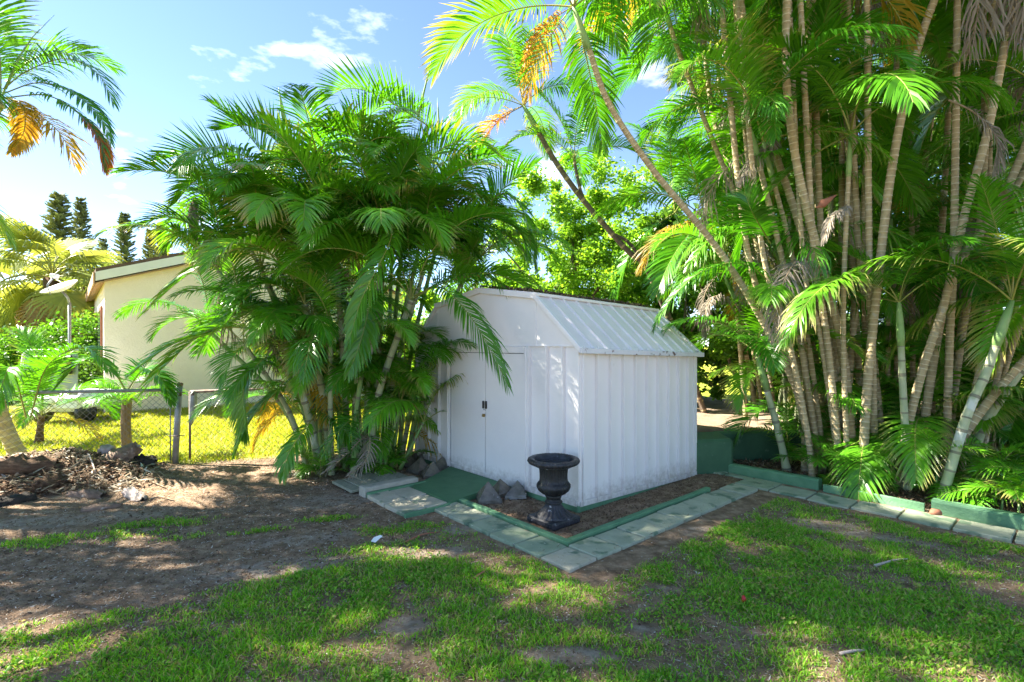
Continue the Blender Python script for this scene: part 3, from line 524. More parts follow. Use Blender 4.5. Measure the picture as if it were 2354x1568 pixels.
mb = MB(); lathe(mb, [(.061, .148), (.072, .154), (.077, .162), (.072, .171), (.062, .176), (.060, .190), (.067, .205), (.072, .214), (.066, .222)], 'urn_stone', 48); mb.build('stem', urn)
mb = MB(); lathe(mb, [(.064, .220), (.098, .238), (.127, .262), (.141, .290), (.140, .312), (.129, .330), (.121, .338), (.117, .36), (.117, .40), (.121, .44), (.128, .468), (.140, .482)], 'urn_stone', 144,
      lambda i, z, a: (.0055 * abs(math.cos(a * 12)) if z < .325 else .0028 * math.cos(a * 32)) if .23 < z < .46 else 0); mb.build('bowl', urn)
mb = MB(); lathe(mb, [(.138, .478), (.188, .484), (.212, .496), (.222, .512), (.216, .528), (.200, .536), (.184, .534), (.172, .522), (.166, .505), (.160, .470)], 'urn_worn', 144, lambda i, z, a: .005 * math.cos(a * 44 + z * 60) if 1 <= i <= 5 else 0); mb.build('rim', urn)
mb = MB(); lathe(mb, [(.162, .470), (.14, .466), (.06, .462), (.001, .46)], 'pot_soil', 48); mb.build('soil', urn)
# ------------------------------------------------------------------ resin pyramids
PYR = [(1132, 1157, .235, .175, 12, 'clear grey pyramid nearest the green kerb, left of three'), (1163, 1143, .20, .15, 35, 'grey pyramid touching the shed slab, rear of three'), (1198, 1149, .215, .15, -8, 'grey pyramid nearest the urn, right of three'),
       (999, 1102, .22, .165, 20, 'shiny pyramid at the front of the pile by the planks'), (972, 1092, .22, .165, 50, 'dull pyramid second from the front of the left pile'), (1024, 1086, .235, .15, 5, 'grey pyramid of the left pile nearest the shed doors'),
       (946, 1077, .19, .14, 40, 'small pyramid at the outer edge of the left pile'), (930, 1069, .20, .13, 70, 'greenish pyramid farthest left in the pile by the palms'), (982, 1068, .20, .16, 15, 'pyramid standing against the shed behind the left pile'), (960, 1065, .18, .12, 60, 'half hidden small pyramid at the back of the left pile')]
for px, py, wd, h, rt, lab in PYR:
    g = G(px / 1.0085, py / 1.0085); mb = MB(); hw = wd / 2; tw = random.uniform(-.02, .02)
    vs = [(-hw, -hw, -.015), (hw, -hw, -.015), (hw, hw, -.015), (-hw, hw, -.015), (-hw * .96, -hw * .96, .02), (hw * .96, -hw * .96, .02), (hw * .96, hw * .96, .02), (-hw * .96, hw * .96, .02), (tw, tw * .5, h)]
    mb.poly(vs, [(3, 2, 1, 0), (0, 1, 5, 4), (1, 2, 6, 5), (2, 3, 7, 6), (3, 0, 4, 7), (4, 5, 8), (5, 6, 8), (6, 7, 8), (7, 4, 8)], 'pyramid_resin')
    o = mb.build('garden_pyramid', None, (g.x, g.y, 0)); o.rotation_euler = (random.uniform(-.1, .1), random.uniform(-.1, .1), R(rt)); tag(o, lab, 'pyramid', 'resin pyramids in front of the shed')
# ------------------------------------------------------------------ fence
def wire_panel(mb, A, B, z0, z1, sp=.075, r=.0022):
    A, B = Vector((A[0], A[1], 0)), Vector((B[0], B[1], 0)); L = (B - A).length; d = (B - A) / L; h = z1 - z0; k = int((L + h) / sp) + 1; nrm = Vector((-d.y, d.x, 0))
    for sgn in (1, -1):
        for i in range(k):
            s0 = i * sp - h if sgn > 0 else i * sp; s1 = s0 + h * sgn; za, zb = z0, z1
            for _ in (0,):
                if s0 < 0: za += -s0; s0 = 0
                if s1 > L: zb -= s1 - L; s1 = L
                if sgn < 0:
                    if s1 < 0: zb += s1; s1 = 0
                    if s0 > L: za += s0 - L; s0 = L
            if zb - za > .02: mb.tube([A + d * s0 + ZZ * za + nrm * .003 * sgn, A + d * s1 + ZZ * zb + nrm * .003 * sgn], r, 'wire', 3, False, False)
def fp(x): return (x, fence_y(x))
fl = thing('chain_link_fence', (*fp(-4.25), 0), 'chain link fence with a grey top rail left of the steel post', 'fence'); fo = Vector((*fp(-4.25), 0))
mb = MB(); wire_panel(mb, fp(-8.2), fp(-4.29), .03, .93); mb.build('wire_mesh', fl, off=fo)
mb = MB(); mb.tube([(*fp(-8.2), .93), (*fp(-4.27), .93)], .021, 'galvanised', 8); mb.build('top_rail', fl, off=fo)
mb = MB(); mb.tube([(-4.33, fence_y(-4.33) - .01, .02), (-4.33, fence_y(-4.33) - .01, .95)], .008, 'galvanised', 6); mb.build('tension_bar', fl, off=fo)
fpst = thing('fence_post', (-4.25, 6.48, 0), 'leaning grey steel fence post beside the gate', 'fence post')
mb = MB(); mb.tube([(-.03, 0, -.1), (0, 0, .5), (.03, 0, 1.0)], .036, 'galvanised', 12); mb.build('post_tube', fpst)
mb = MB(); mb.tube([(.03, 0, .985), (.031, 0, 1.012), (.031, 0, 1.03)], [.040, .040, .016], 'rusty_rail', 12); mb.build('post_cap', fpst)
for z in (.35, .90):
    mb = MB(); mb.tube([(-.10, -.01, z), (0, -.042, z), (.10, -.01, z)], .007, 'rusty_rail', 6); mb.build('clamp_band', fpst)
fr_ = thing('chain_link_gate', (*fp(-4.13), 0), 'rusty railed chain link gate panel running behind the palm clump', 'gate'); fo = Vector((*fp(-4.13), 0))
mb = MB(); wire_panel(mb, fp(-4.10), fp(-1.75), .05, .90); mb.build('wire_mesh', fr_, off=fo)
mb = MB(); mb.tube([(*fp(-4.13), .90), (*fp(-1.7), .93)], .019, 'rusty_rail', 8); mb.build('top_rail', fr_, off=fo)
mb = MB(); mb.tube([(*fp(-4.13), .04), (*fp(-4.13), .90)], .014, 'rusty_rail', 8); mb.build('gate_stile', fr_, off=fo)
mb = MB(); mb.tube([(*fp(-4.12), .47), (*fp(-4.115), .52), (*fp(-4.10), .60), (*fp(-4.095), .86), (*fp(-4.09), .91)], [.012, .028, .042, .042, .03], 'galvanised', 10); mb.build('latch_sleeve', fr_, off=fo)
# ------------------------------------------------------------------ neighbour's house
HC = Vector((-8.94, 11.2, -.05)); hg = Vector((.755, .655, 0)); hw_ = Vector((-.655, .755, 0)); HW, HLn, PIT, EZ = 7.6, 9.0, .34, 2.98
house = thing('yellow_house', HC, 'cream stucco house with a shallow brown gable roof behind the fence', 'house')
def H(s, d, z): return hg * s + hw_ * d + ZZ * z
mid = HW / 2; mb = MB(); quadbox(mb, [H(0, 0, -.2), H(HW, 0, -.2), H(HW, 0, EZ), H(mid, 0, EZ + PIT * mid), H(0, 0, EZ)], hw_, .2, 'stucco'); mb.build('gable_wall', house)
sw = MB(); quadbox(sw, [H(0, .2, -.2), H(0, HLn, -.2), H(0, HLn, EZ), H(0, .2, EZ)], hg, .2, 'stucco'); sw = sw.build('side_wall', house)
for d0 in (.7, 3.6, 6.2):
    mb = MB(); quadbox(mb, [H(-.012, d0, .35), H(-.012, d0 + 1.3, .35), H(-.012, d0 + 1.3, 2.45), H(-.012, d0, 2.45)], -hg, .03, 'window_frame'); wn = mb.build('window_frame', sw)
    mb = MB(); quadbox(mb, [H(-.046, d0 + .1, .45), H(-.046, d0 + 1.2, .45), H(-.046, d0 + 1.2, 2.35), H(-.046, d0 + .1, 2.35)], -hg, .006, 'window_glass'); mb.build('window_pane', wn)
OV = .16
for s0, s1, z0, z1 in ((-OV, mid, EZ - PIT * OV, EZ + PIT * mid), (HW + OV, mid, EZ - PIT * OV, EZ + PIT * mid)):
    mb = MB(); quadbox(mb, [H(s0, -.20, z0 + .20), H(s1, -.20, z1 + .20), H(s1, HLn, z1 + .20), H(s0, HLn, z0 + .20)], ZZ, .07, 'roof_brown'); mb.build('roof_slope', house)
    mb = MB(); quadbox(mb, [H(s0, -.17, z0 + .00), H(s1, -.17, z1 + .00), H(s1, -.17, z1 + .195), H(s0, -.17, z0 + .195)], -hw_, .03, 'white_trim'); mb.build('fascia_board', house)
    mb = MB(); quadbox(mb, [H(s0, -.165, z0 - .05), H(s1, -.165, z1 - .05), H(s1, HLn, z1 - .05), H(s0, HLn, z0 - .05)], ZZ, .02, 'soffit'); mb.build('soffit', house)
mb = MB(); quadbox(mb, [H(-OV - .01, -.2, EZ - PIT * OV - .06), H(-OV - .01, HLn, EZ - PIT * OV - .06), H(-OV - .01, HLn, EZ - PIT * OV + .195), H(-OV - .01, -.2, EZ - PIT * OV + .195)], -hg, .03, 'soffit'); mb.build('eave_board', house)
# satellite dish on its mast
dp = P(160, 690, 11.5); sat = thing('satellite_dish', (dp.x, dp.y, 0), 'white satellite dish on a pole left of the house', 'satellite dish')
mb = MB(); mb.tube([(0, 0, -.1), (0, 0, 2.45)], .03, 'galvanised', 8); mb.build('mast', sat)
dm = MB(); vs = []; fs = []; nn_ = 28
for i in range(6):
    r = i / 5
    for k in range(nn_): a = 2 * math.pi * k / nn_; vs.append((r * .37 * math.cos(a), r * .32 * math.sin(a), .11 * r * r))
for i in range(5): fs += [(i * nn_ + k, i * nn_ + (k + 1) % nn_, (i + 1) * nn_ + (k + 1) % nn_, (i + 1) * nn_ + k) for k in range(nn_)]
vs2 = [(x, y, z - .012) for x, y, z in vs]; nv = len(vs); fs2 = [tuple(nv + a for a in f[::-1]) for f in fs]
dm.poly(vs + vs2, fs + fs2 + [(5 * nn_ + k, 5 * nn_ + (k + 1) % nn_, nv + 5 * nn_ + (k + 1) % nn_, nv + 5 * nn_ + k) for k in range(nn_)], 'dish_white', True)
d_ = dm.build('dish', sat, (-.12, -.06, 2.72)); d_.rotation_euler = (R(-20), R(12), R(20)); d_.rotation_euler = (R(28), R(-14), 0)
mb = MB(); mb.tube([(0, 0, 2.40), (-.02, -.02, 2.55), (-.12, -.05, 2.70)], .028, 'galvanised', 6); mb.build('bracket', sat)
mb = MB(); mb.tube([(-.12, -.35, 2.60), (-.14, -.40, 2.80), (-.15, -.22, 3.02)], .016, 'galvanised', 6); mb.box((-.21, -.28, 2.98), (.13, 0, 0), (0, .12, 0), (0, 0, .09), 'dish_white', .015); mb.build('feed_arm', sat)
# parked cart with a clear screen among the bushes
cp = P(115, 850, 9.6); ct = thing('garden_cart', (cp.x, cp.y, 0), 'clear screened cart with a pale top bar among bushes beyond the fence', 'cart')
mb = MB(); mb.tube([(-.48, 0, .45), (-.56, 0, .9), (-.52, .02, 1.32), (-.44, .03, 1.40), (.5, .03, 1.40)], .022, 'dish_white', 6); mb.build('screen_frame', ct)
mb = MB(); mb.box((-.50, .02, .55), (1.0, 0, 0), (0, .02, 0), (0, 0, .80), 'panel_glass', .005); mb.build('screen_pane', ct)
mb = MB(); mb.box((-.35, -.06, .95), (.8, 0, 0), (0, .05, 0), (0, 0, .36), 'black_plastic', .03); mb.build('seat_back', ct)
mb = MB(); mb.box((-.5, .1, .22), (1.0, 0, 0), (0, 1.2, 0), (0, 0, .35), 'dish_white', .08); mb.build('cart_body', ct)
for sx in (-.42, .42):
    for sy in (.3, 1.1):
        mb = MB(); mb.tube([(sx - .06, sy, .2), (sx + .06, sy, .2)], .2, 'black_plastic', 16); mb.build('wheel', ct)
# ------------------------------------------------------------------ palm fronds
def frond_geo(curve, seed, nl=60, Lmax=.50, wd=.024, fold=22, droop=.45, t0=.17, S_=None, rr=.011, messy=0.0, thin=1.0, missing=0.0):
    """feather leaf: curve is an (M,3) polyline; returns verts, faces(quads+tris as lists), material index"""
    rs = np.random.RandomState(seed); C = np.asarray(curve, float); seg = np.linalg.norm(np.diff(C, axis=0), axis=1); s = np.concatenate([[0], np.cumsum(seg)]); Ltot = s[-1]; s /= Ltot
    Tn = np.gradient(C, axis=0); Tn /= np.linalg.norm(Tn, axis=1)[:, None]
    if S_ is None: S_ = np.array([0, 1, 0.])
    t = t0 + (1 - t0) * (np.arange(nl) + .3 * rs.rand(nl)) / nl; t = np.clip(np.concatenate([t, t + .004]), 0, 1); side = np.concatenate([np.ones(nl), -np.ones(nl)])
    if missing: k = rs.rand(len(t)) > missing; t, side = t[k], side[k]
    B = np.stack([np.interp(t, s, C[:, i]) for i in range(3)], -1); T = np.stack([np.interp(t, s, Tn[:, i]) for i in range(3)], -1); T /= np.linalg.norm(T, axis=1)[:, None]
    Sv = np.tile(S_, (len(t), 1)); Sv = Sv - T * (Sv * T).sum(1)[:, None]; Sv /= np.linalg.norm(Sv, axis=1)[:, None] + 1e-9; Nv = np.cross(T, Sv)
    x = (t - t0) / (1 - t0); L = Lmax * np.clip(np.sin(np.pi * (.16 + .78 * x)), .1, 1) ** .8 * (0.9 + .2 * rs.rand(len(t)))
    a = np.radians(68 - 44 * x ** 1.2) + (rs.rand(len(t)) - .5) * (.10 + messy); f = np.radians(fold) + (rs.rand(len(t)) - .5) * (.20 + 2 * messy)
    d0 = T * np.cos(a)[:, None] + np.sin(a)[:, None] * (Sv * (side * np.cos(f))[:, None] + Nv * np.sin(f)[:, None])
    wv = T - d0 * (T * d0).sum(1)[:, None] + Nv * ((rs.rand(len(t)) - .5) * .5)[:, None]; wv /= np.linalg.norm(wv, axis=1)[:, None]
    pts = [B]; dr = droop * (.6 + .8 * rs.rand(len(t))); p = B
    for k in range(3):
        d = d0.copy(); d[:, 2] -= dr * (k + .3) * .62
        if messy: d += (rs.rand(len(t), 3) - .5) * messy * (k + 1)
        d /= np.linalg.norm(d, axis=1)[:, None]; p = p + d * (L / 3)[:, None]; pts.append(p)
    W = wv * (wd / 2 * thin * (.75 + .5 * rs.rand(len(t))))[:, None]; W *= (.45 + .55 * L / Lmax)[:, None]
    Vv = np.stack([pts[0] - W * .5, pts[0] + W * .5, pts[1] - W, pts[1] + W, pts[2] - W * .78, pts[2] + W * .78, pts[3]], 1).reshape(-1, 3)
    k = np.arange(len(t))[:, None] * 7
    tri = np.concatenate([k + np.array([q]) for q in ((0, 1, 3), (0, 3, 2), (2, 3, 5), (2, 5, 4), (4, 5, 6))], 1).reshape(-1, 3)
    # rachis
    M = len(C); base = len(Vv); Sr = np.tile(S_, (M, 1)); Sr = Sr - Tn * (Sr * Tn).sum(1)[:, None]; Sr /= np.linalg.norm(Sr, axis=1)[:, None] + 1e-9; Nr = np.cross(Tn, Sr); r = rr * (1 - .82 * s)
    ring = np.stack([C + Sr * r[:, None], C + Nr * r[:, None] * .8, C - Sr * r[:, None], C - Nr * r[:, None]], 1).reshape(-1, 3)
    i = np.arange(M - 1)[:, None] * 4 + base; rt = []
    for q in range(4):
        q2 = (q + 1) % 4; rt += [i + np.array([[q, q2, 4 + q2]]), i + np.array([[q, 4 + q2, 4 + q]])]
    rt = np.concatenate(rt, 0).reshape(-1, 3)
    return np.concatenate([Vv, ring]), np.concatenate([tri, rt]), np.concatenate([np.zeros(len(tri), int), np.ones(len(rt), int)])
def arch(elev, bend, L=1.7, lat=0.0, n=22, power=1.3):
    p = np.zeros(3); out = [p.copy()]
    for i in range(n):
        u = (i + .5) / n; e = R(elev - bend * u ** power); p = p + np.array([math.cos(e) * math.cos(lat * u), math.cos(e) * math.sin(lat * u), math.sin(e)]) * L / n; out.append(p.copy())
    return np.array(out)
FM = {}
def tip_mesh(v, f, mats, m):
    me = np_mesh('frond', v, f, mats, m); k = int((np.asarray(m) == 0).sum()) // 5 * 7; a = np.zeros(len(v), np.float32); a[:k] = np.tile([0, 0, .33, .33, .7, .7, 1], k // 7)
    if len(me.vertices) == len(v): me.attributes.new('tip', 'FLOAT', 'POINT').data.foreach_set('value', a)
    return me
def reg(key, curve, seed, leaf='frond_green', rach='rachis', **k):
    v, f, m = frond_geo(curve, seed, **k); FM.setdefault(key, []).append(tip_mesh(v, f, [leaf, rach], m))
prs = np.random.RandomState(77)
for e, bd, kinds in ((84, 55, 2), (72, 95, 3), (58, 110, 4), (42, 100, 4), (24, 95, 4), (4, 75, 3), (-22, 55, 3)):
    for q in range(kinds):
        reg(e, arch(e + prs.uniform(-4, 4), bd + prs.uniform(-14, 14), 1.7, prs.uniform(-.5, .5)), 400 + e * 7 + q, droop=.40 + .45 * q / kinds, fold=30 - 7 * q, nl=60)
reg('spear', arch(88, 6, 1.25), 5, nl=30, Lmax=.30, fold=5, droop=-.4, wd=.02, t0=.25)
for q in range(3): reg('small', arch((65, 45, 80)[q], (95, 80, 60)[q], .62), 300 + q, nl=16, Lmax=.27, wd=.022, rr=.005, droop=.5, t0=.3)
for q in range(2): reg('yellow', arch(-8, 70, 1.5), 320 + q, 'frond_yellow', 'rachis', nl=40, droop=.8, messy=.2)
for q in range(2): reg('orange', arch(-25, 55, 1.15), 340 + q, 'frond_orange', 'rachis_dead', nl=36, Lmax=.36, droop=1.1, messy=.3)
for q in range(3): reg('dead', arch(-10 - 20 * q, 90, 1.3), 360 + q, 'frond_dead', 'rachis_dead', nl=38, Lmax=.5, wd=.018, droop=2.2, messy=.5)
for q in range(2): reg('frayed', arch(12, 70, 1.6), 380 + q, 'frond_green', 'rachis', nl=50, Lmax=.5, wd=.016, droop=1.5, messy=.35)
def ring_trunk(pts, r0, r1, bark, scar, step=.09, n=10, name='trunk', parent=None, off=None, swell=1.35):
    pts = [Vector(p) for p in pts]; L = sum((b - a).length for a, b in zip(pts, pts[1:])); cv = spline(pts, 60); cum = [0]
    for a, b in zip(cv, cv[1:]): cum.append(cum[-1] + (b - a).length)
    L = cum[-1]; N = max(2, int(L / step)); st = []; ws = [random.uniform(.6, 1.4) * (1 + .5 * i / N) for i in range(N)]; tot = sum(ws); s0 = 0; w_ = 0
    for i in range(N):
        s0 += w_; w_ = ws[i] * L / tot
        k_ = random.uniform(.6, 1.5); st += [(s0, 1.0, 0), (s0 + w_ * .70, 1 - .03 * k_, 0), (s0 + w_ * .78, 1 + .06 * k_, 1), (s0 + w_ * .92, 1 + .04 * k_, 1)]
    st.append((L, 1.0, 0)); C = []; rad = []
    for s0, k, _ in st:
        j = min(range(len(cum) - 1), key=lambda q: 0 if cum[q] <= s0 <= cum[q + 1] else 1 + abs(cum[q] - s0)); u = (s0 - cum[j]) / max(cum[j + 1] - cum[j], 1e-6)
        C.append(cv[j].lerp(cv[j + 1], min(max(u, 0), 1))); x = s0 / L; rad.append((r0 + (r1 - r0) * x) * k * (1 + (swell - 1) * max(0, 1 - s0 / .22)))
    mb = MB(); mb.tube(C, rad, bark, n, True, True); si = mb.mi(scar)
    for i in range(len(st) - 1):
        if st[i][2] and st[i + 1][2]:
            for k in range(n): mb.m[i * n + k] = si
    return mb.build(name, parent, off=off), cv
GA = math.pi * (3 - 5 ** .5)
def crown(trunk, loc, n, sc=1.0, seed=0, elevs=(84, 72, 58, 42, 24, 4, -22), az0=None, lean=None, extra=()):
    rs = random.Random(seed); az = rs.uniform(0, 6.28) if az0 is None else az0
    for i in range(n):
        e = elevs[min(int(i / n * len(elevs)), len(elevs) - 1)]
        if i == n - 1 and rs.random() < .34: e = rs.choice(('yellow', 'frayed', 'dead', 'frayed'))
        o = mobj('frond', rs.choice(FM[e]), trunk, loc, (rs.uniform(-.12, .12), rs.uniform(-.12, .12), az), sc * rs.uniform(.82, 1.15)); az += GA + rs.uniform(-.3, .3)
    for kind, a, s in extra: mobj('frond', rs.choice(FM[kind]), trunk, loc, (rs.uniform(-.1, .1), rs.uniform(-.1, .1), a), s)
def big_frond(trunk, rootloc, pts, seed, Lmax=.46, leaf='frond_green', rach='rachis', roll=0.0, **k):
    """one hand placed frond along a curve of world points"""
    cv = spline(pts, 24); C = np.array([tuple(p) for p in cv]); h = Vector(pts[-1]) - Vector(pts[0]); h.z = 0; h.normalize()
    S_ = np.array([-h.y, h.x, math.sin(roll)]); S_ /= np.linalg.norm(S_); v, f, m = frond_geo(C, seed, S_=S_, Lmax=Lmax, **k); b = np.array(tuple(pts[0])); me = tip_mesh(v - b, f, [leaf, rach], m)
    return mobj('frond', me, trunk, Vector(pts[0]) - Vector(rootloc))
def to_ground(pts):
    pts = [Vector(p) for p in pts]; p0, p1 = pts[0], pts[1]
    if p0.z > 0.0: d = (p0 - p1).normalized(); d = (d + Vector((0, 0, -1))).normalized(); pts.insert(0, p0 + d * ((p0.z + .06) / -d.z))
    else: pts[0] = Vector((p0.x, p0.y, -.06))
    return pts
# ------------------------------------------------------------------ central palm clump
cc = Vector((-1.85, 6.3, 0)); clump = thing('areca_palm_clump', cc, 'bushy green palm clump with pale stems left of the shed', 'palm clump')
rc = random.Random(8)
ST = [ # base (x,y), crown (px,py,D), fronds, scale, pale?
 ((-1.72, 6.05), (945, 690, 5.75), 5, .95, 1), ((-1.88, 6.1), (832, 640, 6.0), 6, .95, 1), ((-1.70, 6.35), (880, 600, 6.3), 6, 1.0, 1), ((-2.0, 6.25), (775, 620, 6.0), 6, .95, 1), ((-2.15, 6.1), (700, 700, 5.8), 5, .85, 1),
 ((-2.25, 6.0), (655, 800, 5.7), 5, .75, 1), ((-1.9, 6.5), (760, 440, 6.4), 7, 1.05, 0), ((-1.75, 6.6), (850, 410, 6.6), 7, 1.05, 0), ((-2.1, 6.5), (660, 430, 6.4), 7, 1.05, 0), ((-2.3, 6.5), (575, 500, 6.3), 7, 1.0, 0),
 ((-1.6, 6.6), (930, 420, 6.6), 7, 1.0, 0), ((-1.5, 6.7), (1010, 470, 6.8), 7, 1.0, 0), ((-1.45, 6.6), (1070, 560, 6.8), 7, .95, 0), ((-2.4, 6.4), (500, 620, 6.2), 6, .95, 0), ((-2.3, 6.25), (600, 620, 6.0), 6, .9, 0),
 ((-1.6, 6.3), (980, 600, 6.3), 6, .9, 0), ((-2.0, 6.8), (720, 560, 7.0), 6, 1.0, 0), ((-1.7, 6.9), (900, 520, 7.1), 6, 1.0, 0), ((-2.45, 6.15), (560, 790, 6.0), 5, .8, 0), ((-2.5, 6.35), (480, 760, 6.3), 5, .85, 0), ((-1.35, 6.5), (1060, 690, 6.6), 5, .75, 0),
 ((-2.1, 5.95), (760, 760, 5.7), 5, .7, 0), ((-1.85, 5.95), (840, 800, 5.7), 4, .6, 0), ((-2.0, 6.15), (700, 520, 6.0), 6, .9, 0), ((-1.8, 6.2), (880, 500, 6.1), 6, .9, 0), ((-1.65, 6.4), (960, 520, 6.3), 6, .95, 0), ((-2.2, 6.3), (640, 540, 6.1), 6, .95, 0)]
trunks = []
for i, ((bx, by), cpx, nf, sc, pale) in enumerate(ST):
    if cpx[1] < 580: cpx = (cpx[0], cpx[1] + 70, cpx[2])
    top = P(*cpx); b = Vector((bx, by, -.06)); h = top - b; midp = b + h * .45 + Vector((-h.x * .15, 0, .06))
    r = .046 if pale else .034
    o, cv = ring_trunk([b, midp, top], r, r * .72, 'stem_pale' if pale or i % 3 == 0 else 'stem_green', 'stem_scar', .17, 10, 'trunk', clump, cc); trunks.append(o)
    el = (84, 72, 72, 58, 58, 42, 24) if top.z > 2 else (84, 72, 58, 42, 24)
    crown(o, top - cc, nf, sc, 50 + i, el, extra=((('spear', 1.0, .9),) if i % 4 == 0 else ()))
for i in range(16):      # short leafy stems hide the feet of the tall ones
    a = rc.uniform(0, 6.28); rr_ = rc.uniform(.35, 1.0); b = cc + Vector((math.cos(a) * rr_ * .75, math.sin(a) * rr_ * .5, -.05)); h = rc.uniform(.35, 1.75); top = b + Vector((math.cos(a) * .35 * rc.random(), math.sin(a) * .25 * rc.random(), h))
    o, cv = ring_trunk([b, b.lerp(top, .5), top], .022, .016, 'stem_green', 'stem_scar', .2, 7, 'trunk', clump, cc)
    crown(o, top - cc, 5, rc.uniform(.55, .85), 700 + i, (72, 58, 42, 24))
for i in range(5):
    b = Vector((rc.uniform(-2.55, -2.2), rc.uniform(6.0, 6.45), -.05)); top = b + Vector((rc.uniform(-.35, -.05), rc.uniform(-.1, .1), rc.uniform(.9, 1.9)))
    o, cv = ring_trunk([b, b.lerp(top, .5), top], .024, .018, 'stem_green', 'stem_scar', .2, 7, 'trunk', clump, cc); crown(o, top - cc, 5, rc.uniform(.7, .9), 760 + i, (72, 58, 42, 24))
def cf(k, pts, seed, **kw): big_frond(trunks[k], cc, [P(*p) for p in pts], seed, **kw)
cf(0, [(945, 690, 5.75), (1010, 660, 5.4), (1075, 720, 5.1), (1130, 810, 4.95), (1168, 890, 4.9)], 1, Lmax=.42, droop=.9, nl=54)
cf(0, [(950, 680, 5.75), (1050, 640, 5.6), (1130, 640, 5.5), (1178, 700, 5.45), (1165, 790, 5.4)], 2, Lmax=.34, droop=1.0)
cf(7, [(1000, 300, 6.6), (930, 255, 6.4), (860, 215, 6.3), (790, 205, 6.2), (730, 245, 6.1)], 3, Lmax=.5, fold=40, droop=.1, t0=.02, nl=54)
cf(6, [(690, 430, 6.4), (640, 330, 6.2), (570, 290, 6.1), (500, 300, 6.0)], 4, Lmax=.45, fold=45, droop=.1)
cf(9, [(600, 500, 6.3), (560, 410, 6.1), (470, 350, 6.0), (360, 370, 5.9)], 5, Lmax=.46, fold=35, droop=.1, t0=.1)
cf(9, [(590, 520, 6.3), (530, 440, 6.1), (460, 410, 6.0), (400, 470, 5.9)], 6, Lmax=.42, fold=40, droop=.15, t0=.1)
cf(13, [(510, 620, 6.2), (470, 540, 6.0), (390, 500, 5.9), (310, 520, 5.8)], 7, Lmax=.4)
cf(3, [(740, 590, 6.0), (620, 565, 5.6), (520, 580, 5.3), (420, 640, 5.1), (330, 720, 5.0)], 8, Lmax=.46, droop=.4, nl=54)
cf(14, [(610, 640, 6.0), (560, 690, 5.5), (500, 760, 5.3), (400, 790, 5.2), (300, 860, 5.1)], 9, Lmax=.45)
cf(5, [(655, 800, 5.7), (590, 760, 5.4), (480, 760, 5.3), (370, 850, 5.2), (330, 900, 5.2)], 10, Lmax=.42)
cf(5, [(660, 810, 5.7), (600, 830, 5.4), (560, 900, 5.3), (570, 1010, 5.3)], 11, Lmax=.36, droop=.9)
cf(4, [(700, 900, 5.8), (640, 900, 5.5), (580, 960, 5.4), (540, 1040, 5.4)], 12, Lmax=.36, droop=.7)
cf(1, [(890, 470, 5.8), (900, 540, 5.4), (865, 620, 5.2), (830, 690, 5.15), (800, 790, 5.1)], 13, Lmax=.36, droop=.9)
cf(1, [(840, 660, 5.9), (850, 690, 5.4), (830, 780, 5.25), (800, 860, 5.2)], 14, Lmax=.36, droop=1.0)
cf(11, [(1000, 620, 6.5), (1040, 540, 6.2), (1110, 500, 6.0), (1190, 530, 5.9), (1215, 600, 5.9)], 15, Lmax=.42, droop=.5)
cf(10, [(960, 560, 6.5), (950, 440, 6.2), (990, 360, 6.1), (1080, 320, 6.0), (1150, 360, 6.0)], 16, Lmax=.5, fold=30)
cf(12, [(1090, 560, 6.8), (1140, 450, 6.6), (1200, 480, 6.5), (1230, 620, 6.4)], 17, Lmax=.4, droop=1.0)
cf(7, [(870, 470, 6.4), (830, 390, 6.1), (860, 320, 6.0), (940, 330, 5.9), (980, 400, 5.8)], 18, Lmax=.4, fold=30)
cf(5, [(720, 960, 5.8), (690, 1000, 5.5), (660, 1050, 5.35), (650, 1100, 5.3)], 19, Lmax=.28, droop=1.2, nl=34)
cf(1, [(830, 1000, 5.9), (850, 1010, 5.6), (840, 1060, 5.5), (800, 1095, 5.45)], 20, Lmax=.2, droop=.5, nl=20, wd=.012, leaf='frond_dead', rach='rachis_dead')
cf(1, [(850, 1010, 5.9), (830, 1010, 5.7), (790, 1050, 5.6), (740, 1090, 5.5)], 21, Lmax=.2, droop=.5, nl=20, wd=.012, leaf='frond_dead', rach='rachis_dead')
cf(13, [(480, 540, 6.2), (440, 470, 6.2), (450, 480, 6.1), (455, 560, 6.1)], 22, Lmax=.3, droop=1.6, leaf='frond_dead', rach='rachis_dead')
for k, a, b in ((10, (960, 270, 6.4), (995, 125, 6.2)), (6, (655, 290, 6.2), (640, 200, 6.1)), (11, (1010, 310, 6.5), (1005, 225, 6.5))):
    mb = MB(); p, q = P(*a), P(*b); mb.tube([p, p.lerp(q, .3), p.lerp(q, .7), q], [.012, .03 if k == 6 else .014, .014 if k == 6 else .009, .002], 'stem_green', 6); mb.build('spear_leaf', trunks[k], off=cc)
for i in range(9):           # young shoots at its foot
    a = rc.uniform(0, 6.28); p = Vector((rc.uniform(-2.35, -1.35), rc.uniform(5.7, 6.2), 0)); sd_ = thing('palm_seedling', p, 'small palm shoot at the foot of the bushy clump', 'palm seedling', 'shoots under the central palm clump')
    for k in range(4): mobj('frond', rc.choice(FM['small']), sd_, (0, 0, 0), (rc.uniform(-.2, .2), rc.uniform(-.2, .2), a + k * 1.6), rc.uniform(.5, .9))
